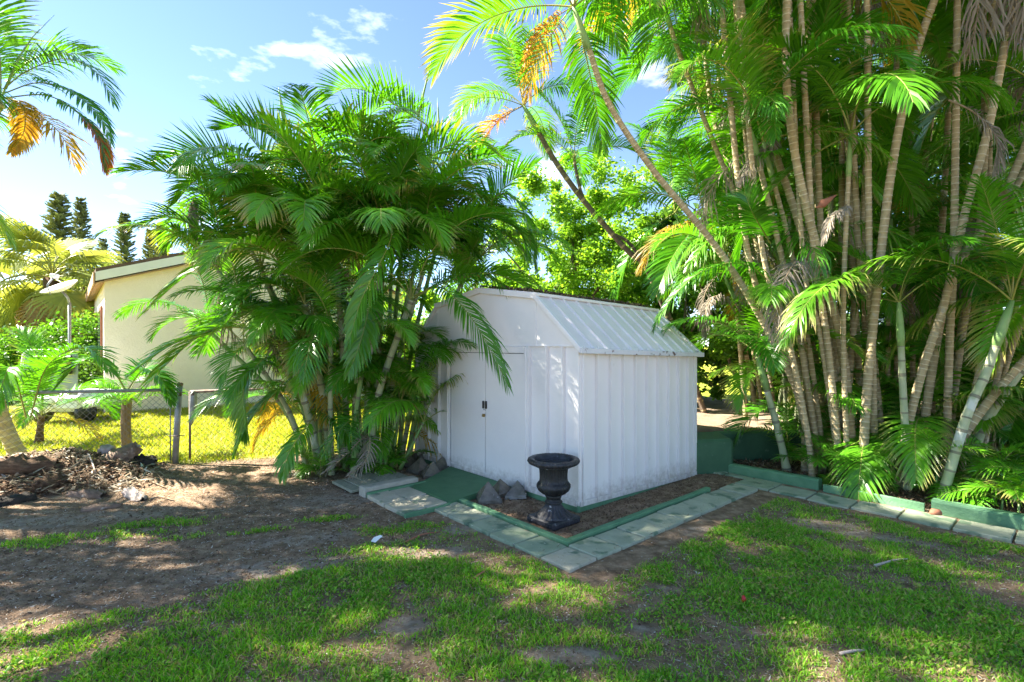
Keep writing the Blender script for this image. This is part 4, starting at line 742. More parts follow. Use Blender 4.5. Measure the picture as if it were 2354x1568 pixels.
# ------------------------------------------------------------------ tall palms of the right bed
def pale_(s): return bool(s.get('pale'))
def palm_clump(center, label, stems, seed, name='areca_palm_clump'):
    c0 = Vector(center); root = thing(name, c0, label, 'palm clump'); out = []
    for i, s in enumerate(stems):
        pts = to_ground([P(*p) for p in s['p']]); r = s.get('r', .05) * (1.0 if pale_(s) or name == 'palm_tree' else .76); pale = s.get('pale')
        bark, scar = ('stem_pale', 'stem_scar') if pale else (('trunk_dark', 'trunk_bark') if s.get('dark') else ('trunk_bark', 'trunk_scar'))
        o, cv = ring_trunk(pts, r * 1.05, r * .82, bark, scar, s.get('step', .16 if pale else .062), 10, 'trunk', root, c0); out.append(o); top = pts[-1]; d = (pts[-1] - pts[-2]).normalized()
        if s.get('shaft', 1):
            q = top + d * .42; mb = MB(); mb.tube([top - d * .03, top + d * .08, top + d * .25, q], [r * .86, r * 1.02, r * .85, r * .45], 'stem_green', 10); mb.build('crownshaft', o, off=c0); top = q
        crown(o, top - c0, s.get('n', 8), s.get('sc', 1.15), seed + i * 13, s.get('el', (84, 72, 58, 42, 24, 4, -22)), extra=s.get('x', ()))
    return root, c0, out
A, cA, tA = palm_clump((3.3, 6.2, 0), 'leaning palm clump whose long trunk arches left over the shed', [
    dict(p=[(1850, 970, 5.9), (1815, 860, 5.8), (1725, 690, 5.7), (1640, 560, 5.6), (1500, 390, 5.5), (1400, 240, 5.4), (1352, 110, 5.3)], r=.050, n=9, sc=1.05, x=(('orange', 3.0, .65), ('yellow', 2.2, .7))),
    dict(p=[(1900, 960, 6.6), (1830, 760, 6.6), (1740, 560, 6.5), (1640, 330, 6.5), (1560, 120, 6.4), (1540, 60, 6.4)], r=.045, n=8, x=(('yellow', 3.0, 1.0),)),
    dict(p=[(1910, 960, 7), (1790, 640, 7), (1700, 430, 7), (1640, 270, 7), (1610, 20, 7)], r=.05, n=8, x=(('yellow', 3.3, 1.0), ('dead', 4.4, 1.0))),
    dict(p=[(1850, 975, 5.9), (1830, 900, 5.9), (1805, 810, 5.9)], r=.032, pale=1, n=6, sc=.7, el=(72, 58, 42, 24)),
    dict(p=[(1805, 1065, 6), (1785, 980, 6), (1760, 890, 6)], r=.042, pale=1, n=6, sc=.75, el=(72, 58, 42, 24)),
    dict(p=[(1780, 960, 6.9), (1740, 800, 6.9), (1690, 690, 6.9)], r=.04, n=6, sc=.85, dark=1, x=(('dead', 3.4, .7), ('frayed', 3.9, .8))),
    dict(p=[(1830, 900, 7.4), (1760, 700, 7.4), (1660, 560, 7.4)], r=.04, n=8, sc=1.0, x=(('yellow', 3.4, .9), ('yellow', 2.8, .8)))], 200)
Bc, cB, tB = palm_clump((3.75, 5.75, 0), 'middle palm clump with thick ringed trunks rising straight out of view', [
    dict(p=[(1955, 1000, 5.6), (1935, 800, 5.6), (1885, 600, 5.5), (1835, 400, 5.4), (1808, 200, 5.3), (1808, 0, 5.2), (1818, -170, 5.2)], r=.058, n=9, sc=1.25),
    dict(p=[(1925, 1010, 5.9), (1905, 800, 5.9), (1840, 530, 5.8), (1775, 330, 5.8), (1720, 110, 5.7), (1690, -80, 5.7)], r=.055, n=9, sc=1.2),
    dict(p=[(1945, 1010, 5.5), (1938, 800, 5.5), (1940, 620, 5.4), (1950, 400, 5.4)], r=.036, n=7, sc=.95),
    dict(p=[(1960, 980, 7.0), (1900, 640, 7.0), (1865, 420, 7.0), (1780, 250, 7.0)], r=.045, n=8, sc=1.05, x=(('dead', 3.6, .9), ('frayed', 3.2, .9))),
    dict(p=[(1900, 1000, 6.6), (1870, 800, 6.6), (1800, 620, 6.6)], r=.04, n=5, sc=1.0, x=(('dead', 3.9, .9), ('frayed', 3.6, 1.0), ('frayed', 4.6, 1.0))),
    dict(p=[(2000, 990, 6.6), (1985, 700, 6.6), (1960, 350, 6.6), (1930, 80, 6.5)], r=.05, n=9, sc=1.1, x=(('dead', 4.7, 1.0),))], 400)
Cc, cC, tC = palm_clump((4.15, 5.2, 0), 'palm clump with two ringed trunks curving up to the right', [
    dict(p=[(1990, 930, 5.4), (2005, 760, 5.4), (2040, 450, 5.3), (2075, 250, 5.2), (2115, 90, 5.2), (2170, -60, 5.1)], r=.056, n=9, sc=1.2, x=(('dead', 4.4, 1.1),)),
    dict(p=[(2080, 1010, 5.3), (2120, 850, 5.2), (2175, 680, 5.2), (2215, 500, 5.1), (2270, 300, 5), (2310, 100, 5), (2345, -80, 5)], r=.050, n=9, sc=1.2, x=(('dead', 4.0, 1.2), ('dead', 3.4, 1.0))),
    dict(p=[(2080, 990, 5.2), (2075, 900, 5.2), (2070, 790, 5.2)], r=.036, pale=1, n=6, sc=.8, el=(72, 58, 42, 24)),
    dict(p=[(2060, 980, 6.9), (2080, 700, 6.9), (2120, 420, 6.8), (2150, 200, 6.8)], r=.05, n=7, sc=1.1, x=(('dead', 4.9, 1.1), ('frayed', 5.4, 1.0))),
    dict(p=[(2040, 1000, 6.6), (2060, 840, 6.6), (2050, 640, 6.6)], r=.038, n=6, sc=.95, el=(72, 58, 42, 24, 4), x=(('dead', 4.5, .8),))], 600)
Dc, cD, tD = palm_clump((4.6, 4.9, 0), 'palm clump at the right edge with trunks leaning steeply right', [
    dict(p=[(2120, 1000, 5.6), (2180, 660, 5.6), (2290, 480, 5.5), (2370, 300, 5.4), (2430, 100, 5.4)], r=.055, n=8, sc=1.2, x=(('dead', 3.2, 1.1),)),
    dict(p=[(2180, 1000, 5.8), (2240, 620, 5.8), (2350, 400, 5.7), (2450, 200, 5.7)], r=.05, n=8, sc=1.2, x=(('frayed', 3.2, 1.1),)),
    dict(p=[(2165, 1145, 4.75), (2220, 960, 4.7), (2265, 860, 4.7), (2290, 790, 4.7)], r=.042, pale=1, n=6, sc=.85, el=(84, 72, 58, 42)),
    dict(p=[(2250, 1000, 5.4), (2330, 870, 5.3), (2440, 740, 5.2)], r=.05, n=7, sc=1.0, pale=1),
    dict(p=[(2190, 1040, 5.2), (2290, 900, 5.1), (2420, 760, 5)], r=.055, n=7, sc=1.0),
    dict(p=[(2140, 1000, 6.6), (2150, 800, 6.6), (2190, 560, 6.6)], r=.045, n=7, sc=1.0, x=(('dead', 4.2, 1.0), ('frayed', 4.8, .9)))], 800)
def tf(tr, c0, pts, seed, **kw): big_frond(tr, c0, [P(*p) for p in pts], seed, **kw)
tf(tB[4], cB, [(1990, 650, 5.2), (1930, 640, 4.8), (1860, 690, 4.6), (1800, 790, 4.5)], 61, Lmax=.42, droop=1.2, wd=.022, nl=58, messy=.15)
tf(tB[4], cB, [(1850, 640, 5.6), (1830, 600, 5.2), (1790, 680, 5.0), (1780, 780, 5.0)], 62, Lmax=.4, droop=1.8, wd=.012, nl=58, messy=.4, leaf='frond_dead', rach='rachis_dead')
tf(tA[3], cA, [(1800, 690, 5.8), (1720, 610, 5.6), (1620, 620, 5.5), (1540, 690, 5.4), (1500, 760, 5.4)], 63, Lmax=.36, droop=1.3, nl=54)
tf(tB[2], cB, [(1770, 560, 5.6), (1735, 500, 5.3), (1725, 480, 5.2), (1710, 440, 5.2)], 64, Lmax=.42, fold=5)
tf(tB[3], cB, [(1790, 280, 6.0), (1770, 330, 5.7), (1730, 370, 5.6), (1700, 420, 5.5)], 65, Lmax=.3, droop=2.0, messy=.4, wd=.012, leaf='frond_dead', rach='rachis_dead')
tf(tC[1], cC, [(2180, 230, 4.9), (2240, 260, 4.8), (2290, 320, 4.7), (2280, 400, 4.7)], 66, Lmax=.32, droop=2.0, messy=.3, wd=.014, leaf='frond_dead', rach='rachis_dead')
tf(tA[5], cA, [(1690, 720, 6.3), (1660, 680, 6.1), (1625, 700, 6.0), (1620, 780, 6.0)], 67, Lmax=.2, droop=2.2, messy=.4, wd=.014, leaf='frond_dead', rach='rachis_dead')
tf(tB[2], cB, [(1945, 470, 5.4), (1940, 480, 5.2), (1910, 500, 5.1), (1890, 560, 5.1)], 68, Lmax=.16, droop=1.8, messy=.3, wd=.012, leaf='frond_dead', rach='rachis_dead')
mb = MB(); p0, p1, p2, p3 = P(1876, 478, 5.3), P(1892, 470, 5.3), P(1893, 456, 5.3), P(1922, 448, 5.3)
mb.tube([p0, p0.lerp(p3, .3), p0.lerp(p3, .6), p3], [.003, .045, .03, .004], 'terracotta', 8); mb.build('dry_spathe', tB[2], off=cB)
# rear clump whose dark crooked trunk crosses the sky above the shed
Ec, cE, tE = palm_clump((2.6, 8.6, 0), 'palm with a dark crooked forked trunk above the shed roof', [
    dict(p=[(1500, 640, 8.4), (1440, 575, 8.3), (1340, 460, 8.2), (1275, 370, 8.1), (1235, 300, 8.0)], r=.065, dark=1, n=8, sc=1.0, step=.2, el=(84, 72, 58, 42, 24, 4), x=(('orange', 3.3, 1.0), ('yellow', 3.0, .8))),
    dict(p=[(1480, 610, 8.35), (1400, 530, 8.25), (1345, 465, 8.2), (1325, 400, 8.2), (1320, 370, 8.2)], r=.04, dark=1, n=6, sc=.8, step=.2, shaft=0, el=(84, 72, 58, 42, 24))], 900)
thin = random.Random(66); TH = []
for i in range(30):      # slim canes fanning out of the bed
    b = thin.uniform(1840, 2300); top = b + (b - 1990) * thin.uniform(.25, 1.0) + thin.uniform(-120, 120); D = thin.uniform(5.3, 6.6); ty_ = thin.uniform(-280, 40) if i % 6 else thin.uniform(300, 600)
    TH.append(dict(p=[(b, 1000, D), (b + (top - b) * .3, 760, D), (b + (top - b) * .65, 560, D - .1), (top, ty_, D - .2)] if ty_ < 520 else [(b, 1000, D), ((b + top) / 2, 800, D), (top, ty_, D)], r=thin.uniform(.034, .048), pale=0, n=7, sc=thin.uniform(.8, 1.05), el=(84, 72, 58, 42, 24), x=((('frayed', thin.uniform(0, 6), .8),) if i % 3 == 0 else ((('dead', thin.uniform(0, 6), .8),) if i % 3 == 1 else ()))))
palm_clump((4.1, 5.8, 0), 'slim pale canes fanning up between the thicker ringed trunks', TH, 1200)
# loose palms farther back fill the grove
FB = []; fb = random.Random(21)
for i in range(24):
    D = fb.uniform(7.6, 9.8); px = fb.uniform(1560, 2480); py = fb.uniform(60, 760) if i % 3 else fb.uniform(-80, 300); g = px + (1960 - px) * .35 + fb.uniform(-40, 40)
    FB.append(dict(p=[(g, 1020, D), ((g + px) / 2, (1020 + py) / 2, D), (px, py, D - .1)], r=fb.uniform(.04, .055), n=8, sc=fb.uniform(1.0, 1.3), dark=(i % 4 == 0), step=.11, x=((('yellow', fb.uniform(0, 6), 1.0),) if i % 4 == 1 else ((('dead', fb.uniform(0, 6), 1.0),) if i % 4 == 2 else ()))))
palm_clump((4.6, 8.0, 0), 'dense shaded palm thicket filling the back of the grove', FB[:12], 1000, 'palm_thicket')
palm_clump((6.4, 8.2, 0), 'palm thicket deepest at the right behind the leaning trunks', FB[12:], 1400, 'palm_thicket')
low = []
for i in range(40):
    D = fb.uniform(6.5, 7.9) if i % 4 else fb.uniform(5.2, 6.2); px = fb.uniform(1760, 2440); g0 = 1.5 * F / D + HZ; py = (fb.uniform(380, g0 - 90) if i % 2 else fb.uniform(620, g0 - 60)) if i % 4 else g0 - fb.uniform(50, 130)
    if D < 2.53 and False: continue
    low.append(dict(p=[(px + fb.uniform(-50, 50), g0 - 20, D), (px + fb.uniform(-20, 20), (g0 + py) / 2, D), (px, py, D)], r=.022, pale=1, n=6, sc=fb.uniform(.65, 1.0), el=(72, 58, 42, 24, 4), shaft=0, step=.2))
low = [q for q in low if (lambda v: (v.x - 2.53) * V_.x + (v.y - 6.03) * V_.y > .75)(P(*q['p'][0]))]
palm_clump((4.2, 6.2, 0), 'low leafy palm undergrowth between the trunks of the grove', low, 1600, 'palm_undergrowth')
# seedlings along the bed kerb
for i in range(34):
    s_ = fb.uniform(.25, 3.6); t_ = fb.uniform(.36, 1.0); p = B0 + BD * s_ + V_ * t_; a = fb.uniform(0, 6.28); s2 = fb.uniform(.45, .9)
    hgt = fb.choice((0, .0, .12, .3)); sec = 'behind the chipped kerb near the green block' if s_ < 1.0 else ('behind the thin edging board' if s_ < 1.87 else 'behind the thick kerb at the right edge')
    lab = ('stemless' if not hgt else ('short stemmed' if hgt < .2 else 'taller stemmed')) + ' palm seedling ' + ('close ' if t_ < .65 else 'deeper ') + sec
    sd_ = thing('palm_seedling', p, lab, 'palm seedling', 'palm seedlings along the bed kerb: ' + lab)
    if hgt: mb = MB(); mb.tube([(0, 0, -.03), (.01, 0, hgt)], [.012, .008], 'stem_green', 6); mb.build('stem', sd_)
    for k in range(5): mobj('frond', fb.choice(FM['small']), sd_, (0, 0, hgt), (fb.uniform(-.3, .3), fb.uniform(-.3, .3), a + k * 1.3), s2 * fb.uniform(.8, 1.1))
# ------------------------------------------------------------------ palms at the left edge
Lp, cL, tL = palm_clump((-6.6, 6.75, 0), 'tall grey trunked palm at the left edge with orange tipped fronds', [
    dict(p=[(40, 1045, 6.7), (0, 950, 6.6), (-60, 750, 6.4), (-70, 450, 6.2), (-25, 270, 6.1), (0, 235, 6.1)], r=.085, n=5, sc=1.0, el=(84, 72, 24, 4), shaft=0, step=.11)], 1800, 'palm_tree')
tf(tL[0], cL, [(8, 205, 6.1), (60, 165, 6.0), (150, 135, 5.9), (225, 170, 5.8), (262, 240, 5.8)], 71, Lmax=.42, droop=.7, nl=50)
tf(tL[0], cL, [(8, 215, 6.1), (90, 190, 5.9), (170, 215, 5.8), (230, 270, 5.7), (255, 330, 5.7)], 72, Lmax=.34, droop=.7)
tf(tL[0], cL, [(8, 225, 6.1), (110, 220, 6.0), (190, 270, 5.9), (235, 330, 5.9), (240, 390, 5.9)], 73, Lmax=.26, droop=1.2, missing=.35)
tf(tL[0], cL, [(190, 270, 5.9), (215, 300, 5.9), (235, 340, 5.9), (240, 395, 5.9)], 74, Lmax=.24, droop=.8, leaf='frond_orange', rach='rachis_dead', t0=.02)
tf(tL[0], cL, [(8, 225, 6.1), (50, 240, 6.0), (55, 300, 5.9), (25, 350, 5.9)], 75, Lmax=.28, droop=.8, leaf='frond_yellow')
mb = MB(); mb.tube([P(12, 205, 6.1), P(45, 130, 6.1), P(75, 85, 6.1), P(125, 35, 6.1)], [.016, .010, .006, .002], 'stem_green', 6); mb.build('spear_leaf', tL[0], off=cL)
# palms standing just outside the left edge of the view; their crowns shade the yard
off = [(-6.6, 4.7, 3.2), (-7.0, 5.1, 4.2), (-6.2, 3.6, 3.4), (-7.2, 4.2, 5.0), (-6.9, 5.4, 6.4), (-7.4, 4.6, 7.4), (-8.0, 5.2, 8.6), (-6.8, 5.0, 9.4), (-7.6, 4.1, 10.2), (-8.3, 5.4, 10.8), (-6.8, 5.7, 7.8)]
lo = random.Random(3); root = thing('areca_palm_clump', (-7.6, 4.4, 0), 'tall palm clump at the far left whose frond tips enter the top corner', 'palm clump'); c0 = Vector((-7.6, 4.4, 0))
for i, (x, y, h) in enumerate(off):
    b = Vector((-7.6 + (x + 7.6) * .55, 4.4 + (y - 4.4) * .55, -.06)); top = Vector((x, y, h)); o, cv = ring_trunk([b, b.lerp(top, .5) + Vector((0, 0, .2)), top], .055, .042, 'trunk_bark', 'trunk_scar', .12, 8, 'trunk', root, c0)
    crown(o, top - c0, 9, 1.22, 2000 + i * 7, (84, 72, 58, 42, 24, 4))
# small palm and vine covered stump by the fence
sp = G(60, 1020); root = thing('young_palm', (sp.x + .1, sp.y + .1, 0), 'low young palm spreading over the fence at left', 'palm'); c0 = root.location.copy()
o, cv = ring_trunk([c0 + Vector((0, 0, -.05)), c0 + Vector((.02, 0, .2)), c0 + Vector((.05, 0, .42))], .05, .04, 'fibre', 'husk', .08, 10, 'trunk', root, c0)
crown(o, (.05, 0, .42), 8, .78, 31, (84, 72, 58, 42, 24, 4), extra=(('yellow', .3, .7),))
tf(o, c0, [tuple_ for tuple_ in ((70, 960, 6.2), (110, 840, 6.0), (200, 800, 5.9), (260, 860, 5.8))], 81, Lmax=.36)
tf(o, c0, [(60, 960, 6.2), (30, 850, 5.9), (10, 870, 5.7), (-20, 960, 5.6)], 82, Lmax=.36, droop=.9)
wpz = G(291, 1050); root = thing('leafy_stump', (wpz.x, wpz.y, 0), 'brown wooden stump sprouting palm leaves beside the fence', 'stump'); c0 = root.location.copy()
mb = MB(); mb.tube([(0, 0, -.1), (.0, 0, .15), (-.015, 0, .45), (.005, 0, .78), (.0, 0, .84)], [.068, .058, .060, .056, .05], 'old_wood', 9, True, False); stp = mb.build('trunk', root)
for i in range(10): mobj('frond', lo.choice(FM['small']), stp, (0, 0, lo.uniform(.55, .86)), (lo.uniform(-.3, .3), lo.uniform(-.3, .3), i * 2.4), lo.uniform(.7, 1.25))
tf(stp, c0, [(291, 900, 6.5), (250, 840, 6.3), (190, 830, 6.2), (130, 890, 6.1)], 83, Lmax=.32)
tf(stp, c0, [(291, 900, 6.5), (330, 850, 6.4), (370, 870, 6.3), (395, 930, 6.3)], 84, Lmax=.28)
# ------------------------------------------------------------------ broad leaved trees, hedges
def leaf_cloud(name, centres, n, size, m, seed, spread=.32):
    rs = np.random.RandomState(seed); C = np.asarray(centres); k = rs.randint(len(C), size=n); p = C[k, :3] + rs.randn(n, 3) * (C[k, 3:4] * spread)
    d = rs.randn(n, 3); d[:, 2] = d[:, 2] * .5 - .3; d /= np.linalg.norm(d, axis=1)[:, None]; s = np.cross(d, rs.randn(n, 3)); s /= np.linalg.norm(s, axis=1)[:, None]; L = size * (.6 + .8 * rs.rand(n))[:, None]
    V = np.stack([p - d * L * .5, p + s * L * .26, p + d * L * .5, p - s * L * .26], 1).reshape(-1, 3); q = np.arange(n)[:, None] * 4 + np.array([[0, 1, 2, 3]]); return np_mesh(name, V, q, [m])
def tree(label, base, h, rx, rz, n, size, m, seed, name='broadleaf_tree', clusters=60, trunk_r=.09, zc=.62):
    rs = random.Random(seed); root = thing(name, base, label, 'tree'); cl = []
    for i in range(clusters):
        u = rs.random() ** .45; th = rs.uniform(0, 6.28); ph = math.acos(rs.uniform(-1, 1)); cl.append((rx * u * math.sin(ph) * math.cos(th), rx * u * math.sin(ph) * math.sin(th), h * zc + rz * u * math.cos(ph), rs.uniform(.25, .6) * rx * .45))
    mb = MB(); mb.tube([(0, 0, -.1), (.03, .02, h * .25), (-.04, .0, h * .5), (.02, 0, h * .75)], [trunk_r, trunk_r * .8, trunk_r * .5, trunk_r * .2], 'trunk_dark', 8); tr = mb.build('trunk', root)
    for i in range(9):
        c_ = cl[i * 3 % len(cl)]; z = h * rs.uniform(.25, .55); mb = MB(); mb.tube([(0, 0, z), (c_[0] * .5, c_[1] * .5, (z + c_[2]) / 2 + .1), c_[:3]], [trunk_r * .4, trunk_r * .25, .012], 'trunk_dark', 5); mb.build('branch', tr)
    mobj('crown', leaf_cloud('crown', cl, n, size, m, seed), root); return root
tree('bright green broadleaf tree rising behind the shed roof', (1.25, 10.5, .2), 5.0, 1.7, 2.3, 46000, .075, 'broad_leaf', 1, 'broadleaf_tree', 120)
tree('dense yellow green shrub directly behind the shed ridge', (2.3, 11.6, .2), 3.9, 1.7, 1.8, 30000, .08, 'broad_leaf', 21, 'broadleaf_bush', 80, .06, .5)
tree('yellow green shrub left of the tree behind the shed', (-.9, 12.2, 0), 4.2, 1.8, 2.0, 30000, .08, 'broad_leaf', 22, 'broadleaf_bush', 80, .06, .5)
tree('lime green bush showing between shed and palm trunks', (3.4, 10.0, .3), 3.0, 1.3, 1.4, 14000, .09, 'broad_leaf', 2, 'broadleaf_bush', 40, .06, .5)
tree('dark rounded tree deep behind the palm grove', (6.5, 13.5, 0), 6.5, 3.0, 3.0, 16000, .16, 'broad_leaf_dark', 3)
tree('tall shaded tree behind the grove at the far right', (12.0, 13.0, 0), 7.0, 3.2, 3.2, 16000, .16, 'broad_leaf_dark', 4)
tree('pale green bush low behind the palm clump and shed', (-1.9, 10.6, 0), 2.6, 1.3, 1.2, 20000, .08, 'broad_leaf', 5, 'broadleaf_bush', 40, .06, .5)
tree('loose leafy tree at the rear of the grove beside the shed tree', (3.6, 14.5, 0), 6.0, 2.2, 2.6, 14000, .13, 'broad_leaf', 6)
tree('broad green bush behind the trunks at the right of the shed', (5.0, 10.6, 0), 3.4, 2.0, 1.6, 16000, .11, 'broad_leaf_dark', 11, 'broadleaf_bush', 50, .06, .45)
tree('wide green bush behind the trunks at the right edge', (8.6, 10.4, 0), 3.6, 2.2, 1.7, 16000, .11, 'broad_leaf', 12, 'broadleaf_bush', 50, .06, .45)
tree('tall sunlit tree behind the middle of the grove', (9.2, 15.0, 0), 8.5, 3.0, 3.6, 16000, .17, 'broad_leaf', 13)
hp = P(90, 785, 13.5); root = thing('clipped_hedge', (hp.x, hp.y, 0), 'bright clipped hedge across the neighbouring garden', 'hedge')
cl = [(x, fb.uniform(-.5, .5), fb.uniform(.3, 1.9) + .25 * math.sin(x * 1.3), .55) for x in np.linspace(-5, 1.9, 90)]; mobj('foliage', leaf_cloud('foliage', cl, 26000, .10, 'hedge_leaf', 7), root)
hp = P(170, 850, 11.8); root = thing('round_bush', (hp.x, hp.y, 0), 'dark green low bush before the cream house corner', 'bush')
cl = [(fb.uniform(-1.2, .8), fb.uniform(-.4, .4), fb.uniform(.2, 1.25), .45) for _ in range(30)]; mobj('foliage', leaf_cloud('foliage', cl, 10000, .08, 'broad_leaf_dark', 8), root)
# fan palms beyond the hedge
def fan_mesh(seed, m):
    rs = random.Random(seed); mb = MB(); L = .9; pet = arch(35, 60, 1.0, 0, 6); e = Vector(pet[-1]); mb.tube([Vector(p) for p in pet], [.018] * 6 + [.012], 'rachis', 4); d = (Vector(pet[-1]) - Vector(pet[-3])).normalized(); s = Vector((0, 1, 0)); nn = d.cross(s)
    for i in range(34):
        a = R(-125 + 250 * i / 33); dd = d * math.cos(a) + s * math.sin(a); ll = L * (.75 + .25 * math.cos(a)) * rs.uniform(.9, 1.1); w_ = dd.cross(nn) * .028; p1 = e + dd * ll * .5 + nn * -.02; p2 = e + dd * ll * .82 + Vector((0, 0, -.10)); p3 = e + dd * ll + Vector((0, 0, -.30 * rs.uniform(.6, 1.4)))
        mb.poly([e, p1 - w_, p1 + w_, p2 - w_ * .7, p2 + w_ * .7, p3], [(0, 1, 2), (1, 3, 4, 2), (3, 5, 4)], m)
    o = mb.build('fan_leaf'); me = o.data; bpy.data.objects.remove(o); return me
FAN = [fan_mesh(i, 'fan_leaf') for i in range(3)]; FDRY = [fan_mesh(9 + i, 'fan_dry') for i in range(2)]
for px, py, D, sc, lab in ((120, 640, 16.0, 1.25, 'sunlit fan palm with golden skirts behind the satellite dish'), (20, 690, 17.5, 1.1, 'fan palm half out of view at the left edge'), (205, 660, 19, 1.1, 'fan palm just left of the house roof')):
    t_ = P(px, py, D); root = thing('fan_palm', (t_.x, t_.y, 0), lab, 'palm tree'); mb = MB(); mb.tube([(0, 0, -.1), (.05, 0, t_.z * .5), (0, 0, t_.z)], [.24, .2, .22], 'fibre', 10); tr = mb.build('trunk', root)
    for i in range(26): mobj('fan_leaf', lo.choice(FAN), tr, (0, 0, t_.z + lo.uniform(-.1, .25)), (0, R(lo.uniform(-55, 45)), i * GA), sc * lo.uniform(.8, 1.1))
    for i in range(14): mobj('fan_leaf', lo.choice(FDRY), tr, (0, 0, t_.z - .1), (0, R(lo.uniform(55, 95)), i * GA + .4), sc * lo.uniform(.8, 1.0))
# Norfolk pines on the skyline
def pine_mesh(seed):
    rs = np.random.RandomState(seed); V = []; T = []; k = 0
    for z in np.arange(.08, .985, .021):
        R_ = .21 * (1 - z) ** .75 + .012; nbr = 6
        for j in range(nbr):
            az = 2 * np.pi * (j + rs.rand() * .5) / nbr + z * 40; dv = np.array([np.cos(az), np.sin(az), .10 + .5 * rs.rand()]); sv = np.array([-np.sin(az), np.cos(az), 0]); r = R_ * (.7 + .45 * rs.rand()); nn = 9
            for i in range(nn):
                u = (i + .6) / nn; b = np.array([0, 0, z]) + dv * r * u + np.array([0, 0, .05 * r * u * u]); ln = .030 * (.7 + .6 * rs.rand()) * (1.15 - .5 * u)
                for sg in (-1, 1):
                    d = dv * .5 + sv * sg * .7 + np.array([0, 0, .45 * rs.rand()]); d /= np.linalg.norm(d); w_ = np.array([0, 0, 1.]) * .0045 + sv * .002
                    V += [b - w_, b + w_, b + d * ln + w_ * .5, b + d * ln - w_ * .5]; T.append((k, k + 1, k + 2, k + 3)); k += 4
    return np_mesh('crown', np.array(V), np.array(T), ['pine_needle'])
PM = [pine_mesh(i) for i in range(3)]
for i, (px, py, D, wf, lab) in enumerate(((137, 446, 42, 1.45, 'broadest tall Norfolk pine, leftmost on the skyline'), (186, 456, 46, 1.0, 'slender tall Norfolk pine second from the left'), (236, 548, 48, 1.1, 'shortest Norfolk pine between two taller ones'), (286, 490, 44, 1.1, 'Norfolk pine just above the house roof edge'), (345, 528, 50, 1.0, 'small distant Norfolk pine beside the palm clump'), (372, 515, 46, 1.2, 'Norfolk pine nearly hidden by the clump fronds'))):
    t_ = P(px, py, D); root = thing('norfolk_pine', (t_.x, t_.y, 0), lab, 'pine tree', 'Norfolk pines on the skyline'); h = t_.z
    mb = MB(); mb.tube([(0, 0, -.2), (0, 0, h * .5), (0, 0, h)], [.22, .14, .02], 'trunk_dark', 7); mb.build('trunk', root)
    mobj('crown', PM[i % 3], root, (0, 0, 0), (0, 0, i), (h * wf * .72, h * wf * .72, h))
# ------------------------------------------------------------------ debris by the fence, sticks, small things
def husk(px, py, L, r, m, ang, lab, open_=True, tilt=0.0, name='palm_husk', hz=.0):
    g = G(px, py); z = float(gz(g.x, g.y)) + hz; mb = MB(); n_ = 14; vs = []; k = 11
    for i in range(k):
        u = i / (k - 1); rr_ = r * (.55 + .75 * math.sin(math.pi * (.15 + .7 * u)))
        for j in range(n_): a = math.pi * (-.15 + 1.3 * j / (n_ - 1)) if open_ else 2 * math.pi * j / n_; rad = rr_ * (.82 + .20 * math.sin(j * 2.3 + i * 1.7) + random.uniform(-.16, .16)); vs.append((L * (u - .5), rad * math.cos(a), rad * math.sin(a) * .8))
    fs = [(i * n_ + j, i * n_ + (j + 1) % n_, (i + 1) * n_ + (j + 1) % n_, (i + 1) * n_ + j) for i in range(k - 1) for j in range(n_ - (1 if open_ else 0))]
    if not open_: fs += [tuple(range(n_))[::-1]]
    kk = len(vs); vs += [(x, y * .86, zz * .86 - .004) for x, y, zz in vs]; fs += [tuple(kk + a for a in f[::-1]) for f in fs]
    mb.poly(vs, fs, m, True); o = mb.build(name, None, (g.x, g.y, z)); o.rotation_euler = (0, tilt, R(ang)); return tag(o, lab, 'palm husk')
husk(275, 1090, .42, .12, 'husk', 60, 'large reddish husk curled over the debris pile', True, -.4, hz=.05)
husk(250, 1085, .26, .09, 'husk_pale', 80, 'pale smooth husk piece standing in the debris pile', False, 1.2, hz=.05)
husk(170, 1085, .36, .10, 'husk', 110, 'dark brown bent husk in the middle of the debris', True, .3, hz=.04)
husk(118, 1130, .30, .10, 'fibre', 95, 'fibrous hollow stump end facing the camera', False, .1, hz=.03)
husk(60, 1115, .55, .13, 'fibre', 20, 'long fibrous brown log at the left of the debris', False, .05, hz=.02)
husk(310, 1140, .40, .06, 'husk_pale', -35, 'thin purplish sheath at the right end of the debris', True, .1, hz=.02)
husk(28, 1155, .34, .075, 'char', 50, 'blackened log chunk at the left edge of the pile', False, -.1, hz=.0)
husk(325, 1085, .28, .10, 'char', 20, 'black fibrous lump at the right of the pile', False, .2, hz=.03)
husk(200, 1140, .40, .06, 'husk', -10, 'low flat bark slab in front of the debris', True, .0, hz=.0)
husk(100, 1070, .45, .10, 'fibre', 5, 'rough brown fibre clod at the back of the pile', False, .0, hz=.04)
husk(235, 1165, .30, .05, 'husk', 25, 'small bark curl at the front edge of the debris', True, .0, hz=.0)
N = 1700; dx = -6.1 + 2.2 * rng.rand(N); dy = 5.0 + 1.0 * rng.rand(N) ** .8 + .10 * (dx + 5)
chips('debris_scraps', dx, dy, gz(dx, dy) + .01 + .09 * rng.rand(N) * np.exp(-((dx + 5) / 1.1) ** 2), .05 + .20 * rng.rand(N) ** 3, .006 + .02 * rng.rand(N) ** 2, 'litter', 'tangled straw and bark scraps over the debris pile', 'debris', .5)
N = 2600; dx = -6.2 + 2.05 * rng.rand(N); dy = 5.0 + 1.1 * rng.rand(N) + .10 * (dx + 5)
